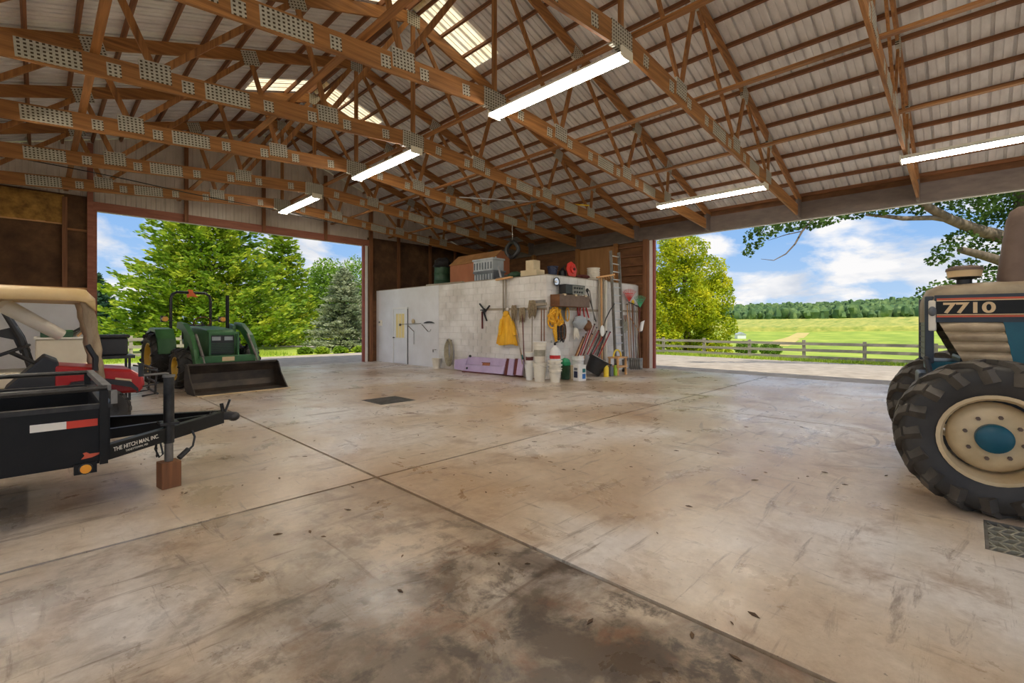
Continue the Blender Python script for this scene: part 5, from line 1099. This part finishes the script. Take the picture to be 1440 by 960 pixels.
MB().box2((-.5, -1.1, .66), (.5, -.55, .85)).build('seat', 'brown_board', t, bevel=.04); MB().box2((-.5, -1.25, .85), (.5, -1.1, 1.35)).build('seat_back', 'brown_board', t, bevel=.04)
# load on the work cart
B0 = Vector((-.35, 12.1, 1.251))
t = thing('tool_box', 'low green tool box lying on the bed of the cream cart', 'tool box', B0 + Vector((.58, -.45, 0))); MB().box2((-.20, -.10, 0), (.22, .12, .10)).build('box', 'dark_green', t, bevel=.01); MB().box2((-.20, -.10, .101), (.22, .12, .13)).build('lid', 'loader_green', t, bevel=.01)
for k, (xx, l, mm, lab) in enumerate(((.86, .30, 'black_metal', 'black'), (.95, .36, 'dull_steel', 'grey'), (1.02, .26, 'light_wood_z', 'wooden'))):
    stick('hand_tool', '%s hand tool sticking up from the bed of the cream cart' % lab, 'hand tool', B0 + Vector((xx + .06, -.48, .18 + .03 * k)), B0 + Vector((xx - .16, -.40, .015)), .02, mm, lambda t_: None)
one('parts_tray', MB().box(B0 + Vector((.68, .1, .05)), (.36, .5, .1)), 'dull_steel', 'grey metal parts tray on the bed of the cream cart', 'tray', bevel=.01)
t = thing('storage_tote', 'black lidded storage tote standing in front of the cream cart', 'tote', (1.0, 12.0, 0), 0)
MB().box2((-.20, -.25, .88), (.24, .25, 1.22)).build('body', 'black_plastic', t, bevel=.03); MB().box2((-.23, -.28, 1.22), (.27, .28, 1.28)).build('lid', 'black_plastic', t, bevel=.02); MB().box2((-.30, -.32, .82), (.34, .32, .88)).build('platform', 'black_metal', t)
for x in (-.22, .26):
    for y in (-.26, .26): MB().box2((x - .02, y - .02, 0), (x + .02, y + .02, .82)).build('leg', 'black_metal', t)

# ---- black utility trailer with tongue
t = thing('utility_trailer', 'black utility trailer with lettered tongue and red-white reflector strip', 'trailer', (.38, 5.66, 0), -PI / 2)
Wd, Ln = .83, 2.7
for s in (-1, 1):
    MB().box2((s * Wd - .02, -Ln, .42), (s * Wd + .02, 0, .84)).build('side_panel', 'black_paint', t)
    for y in (-.02, -.95, -1.85, -2.65): MB().box2((s * Wd - .022 + .022 * s, y - .025, .40), (s * Wd + .022 + .022 * s, y + .025, .97)).build('stake', 'black_paint', t)
    MB().tube([(s * (Wd + .02), -Ln, .985), (s * (Wd + .02), .0, .985)], .022, 8).build('top_rail', 'black_metal', t, smooth=True)
    MB().box2((s * Wd - .035, -Ln, .83), (s * Wd + .035, .03, .865)).build('body_rail', 'black_metal', t)
    ag = tyre_mb((s * (Wd + .17), -1.75, .31), .31, .19, .19).build('wheel', 'rubber', t, smooth=True); MB().lathe([(.02, s * .05), (.12, s * .06), (.19, s * .075), (.19, -s * .05), (.02, -s * .05)], 20, (s * (Wd + .17), -1.75, .31), (1, 0, 0)).build('rim', 'white_plastic', ag, smooth=True)
    MB().tube([Vector((s * (Wd + .17), -1.75 + .40 * math.cos(a), .31 + .40 * math.sin(a))) for a in [PI * k / 10 for k in range(11)]], .03, 4).build('fender', 'black_paint', t)
MB().box2((-Wd, -Ln, .40), (Wd, 0, .44)).build('bed', 'black_paint', t); MB().box2((-Wd, -.02, .42), (Wd, .02, .84)).build('front_panel', 'black_paint', t); MB().box2((-Wd, -.035, .83), (Wd, .035, .865)).build('body_rail', 'black_metal', t)
MB().bar((-Wd - .02, .0, .985), (Wd + .02, .0, .985), .05, .045).build('top_rail', 'dull_steel', t)
MB().box2((Wd - .03, .02, .86), (Wd + .05, .06, .96)).build('corner_bracket', 'dull_steel', t)
ag = MB().bar((-Wd, -1.75, .31), (Wd, -1.75, .31), .06, .06).build('axle', 'black_metal', t)
tip = Vector((0, .98, .50))
for s in (-1, 1):
    a = Vector((s * (Wd - .03), -.05, .46)); MB().bar(a, tip + Vector((s * .04, 0, 0)), .05, .115).build('tongue_beam', 'black_paint', t)
    MB().bar(a + Vector((0, 0, .06)), tip + Vector((s * .04, 0, .06)), .062, .008).build('beam_flange', 'black_metal', t)
MB().bar((0, -.05, .47), tip, .06, .09).build('centre_beam', 'black_paint', t)
MB().bar((0, .90, .52), (0, 1.10, .50), .09, .08).build('coupler', 'black_metal', t, bevel=.015); MB().ball((0, 1.10, .49), (.06, .06, .05), 12, 7).build('coupler_cup', 'black_metal', t, smooth=True)
MB().bar((.0, 1.02, .55), (.02, 1.06, .68), .03, .02).bar((.0, 1.00, .55), (-.02, .99, .64), .03, .02).build('coupler_latch', 'black_metal', t)
# jack
j = Vector((.44, .46, 0)); jt = MB().cyl(j + Vector((0, 0, .40)), j + Vector((0, 0, 1.0)), .042, n=14).build('jack', 'black_metal', t, smooth=True)
MB().cyl(j + Vector((0, 0, .235)), j + Vector((0, 0, .42)), .034, n=14).build('jack_leg', 'dull_steel', jt, smooth=True); MB().cyl(j + Vector((0, 0, 1.0)), j + Vector((0, 0, 1.02)), .05, n=14).build('jack_cap', 'dull_steel', jt, smooth=True)
MB().tube([j + Vector((0, .0, 1.03)), j + Vector((.0, -.03, 1.035)), j + Vector((0, -.20, 1.03)), j + Vector((0, -.205, 1.03))], .011, 7).build('crank', 'dull_steel', jt, smooth=True); MB().cyl(j + Vector((0, -.20, 1.02)), j + Vector((0, -.20, 1.14)), .02, n=10).build('crank_grip', 'black_plastic', jt, smooth=True)
MB().bar(j + Vector((-.10, 0, .58)), j + Vector((.06, 0, .58)), .14, .02).build('jack_bracket', 'black_metal', jt)
# chains: links along a sagging line over the tongue
def chain_pts(a, b, sag, n): return [Vector(a).lerp(Vector(b), k / n) + Vector((0, 0, -sag * math.sin(PI * k / n))) for k in range(n + 1)]
cm = MB().tube([Vector((.011 * math.cos(u), .022 * math.sin(u), 0)) for u in [2 * PI * k / 10 for k in range(10)]], .0045, 5, closed=True).mesh('chain_link'); cm.materials.append(MAT['black_metal'])
P = chain_pts((.42, .38, .60), (.10, .88, .58), .10, 22)
for k in range(22):
    d = P[k + 1] - P[k]; piece('chain_link', cm, t, (P[k] + P[k + 1]) / 2, rot=(d.to_track_quat('Y', 'Z') @ Euler((0, (k % 2) * PI / 2, 0)).to_quaternion()).to_euler())
MB().tube([(.40, .40, .42), (.42, .42, .30), (.44, .39, .28), (.43, .36, .36), (.40, .38, .43)], .008, 6).build('hook', 'black_metal', t, smooth=True)
for k in range(4): piece('chain_link', cm, t, (.44, .37, .40 - .034 * k), rot=(PI / 2, (k % 2) * PI / 2, 0))
MB().tube([(.33, .66, .46), (.34, .68, .40), (.36, .66, .32), (.40, .58, .26), (.42, .54, .235)], .010, 7).build('wiring', 'black_plastic', t, smooth=True); MB().tube([(.38, .62, .30), (.42, .54, .24)], .024, 8).build('wiring_plug', 'black_plastic', t, smooth=True)
# lettering on the outer face of the near tongue beam
a = Vector((Wd - .03, -.05, .46)); b = tip + Vector((.04, 0, 0)); d = (b - a).normalized(); nrm = d.cross(UP).normalized(); up_ = nrm.cross(d)
o = a + d * .10 + nrm * .0265
text_part('THE HITCH MAN, INC.', .047, 'decal_white', basis(o + up_ * -.002, d, up_), t, 'lettering', .0008, world=False, font_scale_x=.86, bold=.0006)
text_part('TANEYTOWN, MD', .024, 'decal_white', basis(o + d * .10 + up_ * -.034, d, up_), t, 'lettering', .0008, world=False)
MB().box2((Wd + .0205, -.42, .70), (Wd + .024, -.23, .755)).build('reflector_strip', 'decal_white', t); MB().box2((Wd + .0205, -.23, .70), (Wd + .024, -.055, .755)).build('reflector_strip', 'decal_red', t)
MB().box2((Wd - .02, -.19, .345), (Wd + .04, -.06, .425)).build('marker_housing', 'black_paint', t); MB().cyl((Wd + .04, -.125, .385), (Wd + .058, -.125, .385), .033, n=16).build('marker_light', 'amber', t, smooth=True); MB().ring([(.033, 0), (.042, 0), (.042, .012), (.033, .012)], 16, (Wd + .04, -.125, .385), (1, 0, 0)).build('marker_bezel', 'black_metal', t)
MB().prism([(-.15, .455), (-.09, .46), (-.05, .475), (-.04, .49), (-.10, .49), (-.12, .505), (-.14, .50), (-.13, .48)], .003, o=(Wd + .022, 0, 0), u=(0, 1, 0), v=(0, 0, 1)).build('dealer_decal', 'decal_orange', t)
jw = ROOTM['utility_trailer'] @ j
one('wood_block', MB().box((jw.x, jw.y, .117), (.15, .15, .234), Matrix.Rotation(.15, 3, 'Z')), 'old_wood_z', 'short upright wooden block under the trailer jack', 'wood block', bevel=.006)
# ------------------------------------------------------------------ outdoors
def leaf_mat(name, c1, c2, c3=None, scale=.9, trans=.35):
    m = mat(name, c1, c2, 0.6, scale=scale, trans=trans, lo=.32, hi=.68, detail=4, coord='World', c3=c3, spec=.25); return m
leaf_mat('leaf_maple', (104, 132, 18), (230, 218, 44), (178, 188, 30))
leaf_mat('leaf_oak', (44, 74, 26), (96, 126, 48))
leaf_mat('leaf_pine', (78, 112, 26), (204, 206, 60), (136, 164, 40), .7)
leaf_mat('leaf_spruce', (112, 128, 92), (196, 200, 160), None, 1.2)
leaf_mat('leaf_deciduous', (82, 120, 34), (150, 180, 62), None, .8)
leaf_mat('leaf_dark', (52, 84, 62), (84, 116, 84), None, .8)
mat('forest_haze_green', (64, 96, 58), (128, 150, 84), 0.9, scale=.16, coord='World', detail=8, lo=.3, hi=.68, c3=(84, 112, 62))  # distance haze is mixed into these greens
mat('grass', (122, 146, 36), (186, 192, 72), 0.9, scale=.12, coord='World', detail=9, lo=.3, hi=.7, c3=(152, 170, 50), bump=.3)
mat('grass_blade', (120, 158, 34), (200, 206, 74), 0.8, scale=1.5, coord='World', trans=.3)
mat('corn', (124, 144, 52), (196, 186, 88), 0.9, scale=.25, stretch=(.3, 1, 3), coord='World', detail=6)
mat('gravel', (150, 136, 118), (196, 182, 162), 0.95, scale=2.2, coord='World', detail=12, lo=.3, hi=.72, bump=.35)
mat('dirt_path', (190, 168, 92), (206, 186, 112), 0.95, scale=.3, coord='World')
mat('bark', (84, 70, 54), (136, 120, 98), 0.9, scale=4, stretch=(1, 1, .3), bump=.5, detail=8)
def lerp_tab(x, tab):
    if x <= tab[0][0]: return tab[0][1]
    for (a, b), (c, d) in zip(tab, tab[1:]):
        if x <= c: t = (x - a) / (c - a); t = t * t * (3 - 2 * t); return b + (d - b) * t
    return tab[-1][1]
EAST = [(14, -.06), (17, -.08), (29, -.47), (60, -2.6), (100, -4.6), (150, -5.0), (200, -3.6), (260, -1.4), (330, 3.2), (420, 3.5), (640, 17), (900, 18)]
NORTH = [(17, -.06), (20, -.07), (30, -.25), (60, -.8), (400, -2)]
def gz(x, y):
    e = lerp_tab(x, EAST); n = lerp_tab(y, NORTH)
    z = min(e, -.06) if x < 120 else e
    z += (n + .06)
    if x > 330: z += (x - 330) / 300 * 7 * max(0, min(1, (90 - y) / 200 + .1))
    return z
def axis(a, b, inner, step, grow=1.16):
    v = [inner[0]]; p = inner[0]
    while p < inner[1]: p += step; v.append(p)
    s = step
    while p < b: s *= grow; p += s; v.append(p)
    p = inner[0]; s = step
    while p > a: s *= grow; p -= s; v.insert(0, p)
    return v
GX = axis(-260, 900, (-30, 60), 2.2); GY = axis(-420, 500, (-30, 60), 2.2)
m = MB(); nx = len(GX); V = []
def inside(x, y): return XW - 1 < x < XE + .2 and YN - 1 < y < YG + .2
for yy in GY:
    for xx in GX: V.append((xx, yy, gz(xx, yy) - (.35 if (XW - 2 < xx < XE + .1 and YN - 2 < yy < YG + .1) else 0)))
m.add(V, [(j * nx + i, j * nx + i + 1, (j + 1) * nx + i + 1, (j + 1) * nx + i) for j in range(len(GY) - 1) for i in range(nx - 1)])
gr = struct('ground', m, 'grass', smooth=True)
def sheet(x0, x1, y0, y1, nx, ny, lift): return MB().grid(lambda u, v: Vector((x0 + (x1 - x0) * u, y0 + (y1 - y0) * v, gz(x0 + (x1 - x0) * u, y0 + (y1 - y0) * v) + lift)), nx, ny)
dr = struct('driveway', sheet(XE + .13, 27.2, -60, 60, 24, 60, .05), 'gravel')
sheet(-40, XE + .13, YG + .13, 24.2, 40, 12, .05).build('drive_arm', 'gravel', dr)
sheet(-40, XW - .2, -60, YG + .13, 10, 20, .05).build('drive_arm', 'gravel', dr)
sheet(XW - .2, XE + .13, -60, YN - .3, 10, 14, .05).build('drive_arm', 'gravel', dr)
struct('path', MB().grid(lambda u, v: Vector((160 + 85 * u, 43 + 11 * u + (v - .5) * (8 - 3 * u), gz(160 + 85 * u, 43 + 11 * u) + .15)), 12, 2), 'dirt_path')
def DP(x, y, d): return CAM + ray(x, y) * d

def fence(posts, label, h, rails, along):
    t = thing('board_fence', label, 'fence', posts[0])
    for i, p in enumerate(posts):
        MB().box2((p.x - .07, p.y - .07, p.z - .1), (p.x + .07, p.y + .07, p.z + h + random.uniform(.0, .06))).build('post', 'grey_wood_z', t, world=True)
        if i:
            q = posts[i - 1]
            for r in rails: MB().bar(q + Vector((0, 0, r + random.uniform(-.02, .02))) + along * .085, p + Vector((0, 0, r + random.uniform(-.02, .02))) + along * .085, .03, .15).build('rail', 'grey_wood_y' if abs(along.x) > .5 else 'grey_wood_x', t, world=True)
    return t
ys = [onX(px_, 500, 29.0).y for px_ in (1216, 1130.5, 1054, 990, 933)]
st_ = ys[1] - ys[0]; ys = [ys[0] - st_ * 3, ys[0] - st_ * 2, ys[0] - st_] + ys + [ys[-1] + st_ * k for k in range(1, 7)]
fence([Vector((29.0, y_, gz(29.0, y_))) for y_ in ys], 'weathered three-board fence along the field beyond the gravel drive', 1.06, (.20, .56, .92), Vector((-1, 0, 0)))
xs = [onY(px_, 490, 29.5).x for px_ in (146, 184, 222)]; d_ = xs[1] - xs[0]; xs = [xs[0] - 2 * d_, xs[0] - d_] + xs + [xs[-1] + d_ * k for k in range(1, 4)]
fence([Vector((x_, 29.5, gz(x_, 29.5))) for x_ in xs], 'weathered three-board fence behind the loader tractor', 1.12, (.22, .60, .98), Vector((0, -1, 0)))
fence([Vector((x_, 32.0, gz(x_, 32.0))) for x_ in (16.5, 18.8, 21.1, 23.4)], 'low dark fence at the foot of the blue spruce', .8, (.25, .6), Vector((0, -1, 0)))

# tufts of grass along the fences
g = MB()
def blade(x, y, h, w):
    a = random.uniform(0, PI); z = gz(x, y); l = Vector((random.uniform(-.4, .4), random.uniform(-.4, .4), 1)) * h; e = Vector((math.cos(a), math.sin(a), 0)) * w
    p = Vector((x, y, z)); g.add([p - e, p + e, p + l], [(0, 1, 2)])
for k in range(9000): blade(random.gauss(28.6, .75), random.uniform(-6, 24), random.uniform(.06, .26), .02)
for k in range(4000): blade(random.uniform(-4, 10), random.gauss(28.6, 1.2), random.uniform(.08, .3), .025)
g.v = g.v
o = g.build('grass_tuft', 'grass_blade'); o['kind'] = 'stuff'; o['label'] = 'long grass growing along the board fences'; o['category'] = 'grass'

# dead leaves and dirt crumbs scattered on the concrete
lf = MB(); random.seed(21)
for k in range(170):
    x = random.uniform(.6, 9); y = random.uniform(.4, 9.5)
    if abs(x - 2.3) < .05: continue
    r = random.uniform(.006, .022); a = random.uniform(0, 6); e = Vector((math.cos(a), math.sin(a), 0)); q = Vector((-e.y, e.x, 0)); c = Vector((x, y, .0015))
    lf.prism_pts([c + e * r * 1.6, c + q * r * .6 + Vector((0, 0, .003)), c - e * r * 1.4, c - q * r * .5], (0, 0, .003))
mat('dead_leaf', (60, 44, 30), (110, 84, 56), .9, scale=3)
o = lf.build('leaf_litter', 'dead_leaf'); o['kind'] = 'stuff'; o['label'] = 'dead leaf crumbs and dirt scattered on the concrete floor'; o['category'] = 'leaf litter'
# ---- trees
def add_leaf(m, p, s, d=None, asp=1.0):
    n = Vector((random.gauss(0, 1), random.gauss(0, 1), random.gauss(0, 1)))
    if d is None: d = Vector((random.gauss(0, 1), random.gauss(0, 1), random.gauss(0, .6)))
    d = d.normalized(); e = d.cross(n)
    if e.length < 1e-4: return
    e = e.normalized() * (s * .5 * asp); d = d * s
    o = len(m.v); m.v.extend([tuple(p - d * .5), tuple(p + e), tuple(p + d * .5), tuple(p - e)]); m.f.append((o, o + 1, o + 2, o + 3))
def clouds(blobs, n, size, shell=.55):
    m = MB(); tot = sum(b[1][0] * b[1][1] + b[1][1] * b[1][2] for b in blobs)
    for c, r in blobs:
        k = int(n * (r[0] * r[1] + r[1] * r[2]) / tot)
        for _ in range(k):
            v = Vector((random.gauss(0, 1), random.gauss(0, 1), random.gauss(0, 1))).normalized(); q = shell + (1 - shell) * random.random() ** .6
            nz = 1 + .22 * mnoise.noise(v * 2.3 + Vector(c))
            add_leaf(m, Vector(c) + Vector((v.x * r[0], v.y * r[1], v.z * r[2])) * q * nz, size * random.uniform(.6, 1.3), asp=.8)
    return m
def tree(name, label, base, blobs, n, size, lm, trunk, cat='tree', group=None):
    t = thing(name, label, cat, base, 0, group)
    for P, R in trunk: MB().tube(P, R, 9).build('trunk' if P is trunk[0][0] else 'branch', 'bark', t, world=True, smooth=True)
    o = clouds(blobs, n, size).build('foliage', lm, t, world=True); o['kind'] = 'stuff'
    return t
random.seed(11)
# bright maple beyond the right fence
b = DP(966, 506, 34); b.z = gz(b.x, b.y)
bl = []
for px_, py_, r in ((962, 352, 1.6), (935, 375, 1.7), (990, 385, 1.7), (955, 400, 1.9), (920, 412, 1.6), (1000, 420, 1.6), (975, 432, 1.9), (935, 445, 2.0), (1005, 460, 1.5), (965, 468, 2.0), (925, 480, 1.7), (990, 488, 1.3), (1012, 492, .9), (945, 340, 1.0), (1012, 400, .9), (905, 440, 1.5), (900, 380, 1.3)):
    c = DP(px_, py_, 34 + random.uniform(-1.5, 1.5)); bl.append((c, (r, r, r * .85)))
tree('maple_tree', 'bright yellow-green leafy tree beside the right door jamb', b, bl, 46000, .17, 'leaf_maple', [([b, b + Vector((.1, 0, 2)), b + Vector((0, .2, 5)), b + Vector((.2, 0, 7.5))], [.28, .22, .14, .05])] + [([b + Vector((0, 0, 2)), b + Vector((dx, dy, 4.5))], [.12, .05]) for dx, dy in ((1.5, -1), (-1.4, 1.2), (.8, 1.5))])
# oak at the upper right: limbs reach over the drive
D0 = 20.0; tb = DP(1452, 560, D0); tb = Vector((tb.x, tb.y, gz(tb.x, tb.y)))
limbs = [([tb, DP(1450, 470, D0), DP(1446, 400, D0), DP(1442, 320, D0), DP(1438, 200, D0), DP(1425, 60, D0)], [.55, .45, .42, .36, .28, .12]),
         ([DP(1442, 345, D0), DP(1405, 332, D0), DP(1370, 322, 19.6), DP(1335, 308, 19), DP(1300, 288, 18.5), DP(1268, 262, 18), DP(1220, 235, 17.6)], [.30, .27, .23, .19, .15, .11, .06]),
         ([DP(1338, 309, 19), DP(1312, 306, 18.8), DP(1270, 307, 18.4), DP(1245, 304, 18.2), DP(1218, 302, 18)], [.13, .10, .09, .07, .04]),
         ([DP(1442, 385, D0), DP(1405, 366, 19.7), DP(1375, 357, 19.4), DP(1350, 351, 19.2)], [.22, .20, .17, .13]),
         ([DP(1220, 235, 17.6), DP(1180, 270, 17.2), DP(1150, 300, 17), DP(1128, 325, 16.8), DP(1118, 343, 16.7), DP(1105, 357, 16.6), DP(1088, 366, 16.5), DP(1070, 364, 16.5)], [.06, .05, .045, .035, .028, .022, .014, .006]),
         ([DP(1128, 325, 16.8), DP(1105, 330, 16.7), DP(1080, 338, 16.6)], [.02, .015, .006])]
ob = []
for px_, py_, rx, rz_, dd in ((1062, 335, .38, .45, 16.5), (1080, 322, .40, .35, 16.5), (1110, 317, .5, .22, 16.7), (1145, 310, .55, .3, 16.9), (1168, 300, .5, .45, 17), (1052, 355, .2, .2, 16.5), (1200, 285, .8, .6, 17.5),
        (1232, 298, .35, .18, 18), (1262, 293, .5, .2, 18.2), (1290, 296, .3, .2, 18.4), (1330, 285, .6, .3, 18.8), (1375, 290, .8, .6, 19.4), (1410, 315, 1.0, .8, 20.3), (1395, 345, .8, .6, 20.2), (1350, 335, .55, .35, 19.6), (1330, 352, .45, .35, 19.4), (1318, 366, .40, .22, 19.3), (1355, 372, .5, .25, 19.5),
        (1385, 385, .6, .4, 20), (1320, 402, .35, .25, 19.5), (1300, 412, .32, .3, 19.5), (1340, 395, .3, .25, 19.6), (1420, 280, 1.2, 1.0, 20.5), (1440, 240, 2.2, 1.6, 20), (1340, 220, 1.8, 1.2, 18.5), (1440, 100, 3.5, 2.5, 20), (1550, 200, 3.4, 3.0, 20), (1260, 200, 1.4, .9, 17.5)):
    ob.append((DP(px_, py_, dd), (rx, rx, rz_)))
t = tree('oak_tree', 'large dark oak with thick bare limbs reaching past the blue tractor', tb, ob, 26000, .15, 'leaf_oak', limbs)
# conifers
def conifer(name, label, base, h, R, whorls, per, lm, needle, flat=.28, group='conifers beyond the left door', skirt=.1, up=.12, clumps=9):
    t = thing(name, label, 'tree', base, 0, group); base = Vector(base)
    MB().tube([base, base + Vector((0, 0, h * .5)), base + Vector((0, 0, h))], [h * .022, h * .014, h * .002], 8).build('trunk', 'bark', t, world=True, smooth=True)
    m = MB(); br = MB()
    for i in range(whorls):
        f = i / (whorls - 1); z = h * (skirt + (1 - skirt) * f) + random.uniform(-.1, .1); L0 = R * (1 - f) ** .8 * random.uniform(.85, 1.12) + .12
        nb = max(4, int(per * (1 - f * .5)))
        for k in range(nb):
            a = 2 * PI * (k + random.random() * .8) / nb + i * .7; L = L0 * random.uniform(.72, 1.12); d = Vector((math.cos(a), math.sin(a), 0)); s = Vector((-d.y, d.x, 0))
            P = lambda u: base + Vector((0, 0, z)) + d * (L * u) + Vector((0, 0, -L * .10 * u + L * up * 2.0 * u * u))
            if L > .8: br.tube([P(0), P(.5), P(.95)], [.03, .02, .006], 4)
            n_ = max(3, int(clumps * L / R * 1.6) + 3)
            for j in range(n_):
                u = .22 + .78 * (j + random.random()) / n_; c = P(u); wv = L * .26 * (1.15 - u)
                for q in range(7):
                    o = s * random.gauss(0, wv) + d * random.gauss(0, .12) + Vector((0, 0, random.gauss(.02, needle * flat)))
                    dd = (d * random.uniform(.3, 1) + s * random.uniform(-.8, .8) + Vector((0, 0, random.uniform(-.05, .45))))
                    add_leaf(m, c + o, needle * random.uniform(.7, 1.3), dd, .42)
    br.build('branches', 'bark', t, world=True, kind='stuff'); o = m.build('foliage', lm, t, world=True); o['kind'] = 'stuff'
    return t
random.seed(5)
def gp(px_, d): p = DP(px_, 490, d); return Vector((p.x, p.y, gz(p.x, p.y)))
conifer('pine_tree', 'huge bright green pine with layered boughs behind the loader tractor', gp(292, 33), 14, 6.6, 34, 12, 'leaf_pine', .40, clumps=14, skirt=.03)
conifer('pine_tree', 'green pine half hidden between the huge pine and the spruce', gp(396, 44), 12.5, 4.4, 28, 10, 'leaf_pine', .38, clumps=11, skirt=.02)
conifer('spruce_tree', 'silvery blue-green spruce beside the left doorway jamb', gp(484, 30), 5.3, 2.4, 28, 12, 'leaf_spruce', .20, up=.04, skirt=.03, clumps=15)
conifer('dark_spruce', 'small dark conifer at the edge of the left doorway', gp(138, 55), 8, 3.2, 18, 8, 'leaf_dark', .5)
for px_, d, top, r, lab in ((446, 54, 362, 2.3, 'round leafy tree behind the silvery spruce'), (502, 60, 366, 2.6, 'leafy tree next to the round one behind the spruce')):
    b = gp(px_, d); bl = []
    for k in range(13):
        u = k / 12; c = DP(px_ + random.uniform(-34, 34) * (.5 + .5 * math.sin(PI * u)), top + 22 + (480 - top - 40) * u, d + random.uniform(-1.5, 1.5)); bl.append((c, (r * random.uniform(.7, 1.05),) * 3))
    tree('leafy_tree', lab, b, bl, 15000, .25, 'leaf_deciduous', [([b, b + Vector((0, 0, 3)), b + Vector((0, 0, 7))], [.25, .18, .05])], group='leafy trees beyond the left door')
for k, px_ in enumerate((428, 452, 478, 505)):
    b = gp(px_, 26.4); tree('low_shrub', ['low shrub between the pine boughs and the silvery spruce', 'first low shrub in front of the spruce, on the pine side', 'middle low shrub in front of the spruce', 'low shrub in front of the spruce next to the doorway jamb'][k], b, [(b + Vector((0, 0, .18)), (.40, .36, .24)), (b + Vector((.22, .06, .14)), (.3, .3, .2))], 700, .13, 'leaf_pine', [([b, b + Vector((0, 0, .3))], [.03, .01])], 'shrub', 'shrubs under the conifers')
for k, (px_, d) in enumerate(((1050, 33), (1084, 34))):
    b = gp(px_, d); tree('low_shrub', ['green bush behind the field fence right of the maple', 'second green bush behind the field fence right of the maple'][k], b, [(b + Vector((0, 0, .5)), (.8, .8, .5))], 1500, .13, 'leaf_deciduous', [([b, b + Vector((0, 0, .4))], [.03, .01])], 'shrub')
# ---- far fields: corn, shed, wooded hill
random.seed(3)
def corn(u, v):
    x = 258 + 74 * u; y = -60 + 260 * v; e = min(1, u * 30, (1 - u) * 30); return Vector((x, y, gz(x, y) + (2.4 + .35 * mnoise.noise(Vector((x * .9, y * .9, 0)))) * e))
o = MB().grid(corn, 40, 200).build('corn_field', 'corn'); o['kind'] = 'stuff'; o['label'] = 'field of ripening corn in front of the wooded hill'; o['category'] = 'corn field'
c = DP(1041, 464, 190); c = Vector((c.x, c.y, gz(c.x, c.y))); t = thing('field_shed', 'tiny white shed with pale roof standing in the far field', 'shed', c, .6)
MB().box2((-2, -1.6, -.5), (2, 1.6, 1.7)).build('walls', 'white_plastic', t); MB().prism([(-1.9, 1.7), (1.9, 1.7), (0, 2.7)], 4.4, u=(0, 1, 0), v=(0, 0, 1)).build('roof', 'silver_plastic', t); MB().box2((1.2, -1.62, -.4), (1.95, -1.58, 1.3)).build('door', 'black_plastic', t)
f = MB(); k = 0
while k < 8000:
    x = random.uniform(352, 640); y = random.uniform(-60, 420)
    r = random.uniform(1.7, 3.4); z = gz(x, y) + random.uniform(.5, 4.5); k += 1
    f.ball((x, y, z + r * .9), (r, r, r * random.uniform(1.0, 1.8)), 6, 5, .32)
o = f.build('forest', 'forest_haze_green', None, smooth=True); o['kind'] = 'stuff'; o['label'] = 'wooded hill of crowded green tree crowns on the horizon'; o['category'] = 'forest'
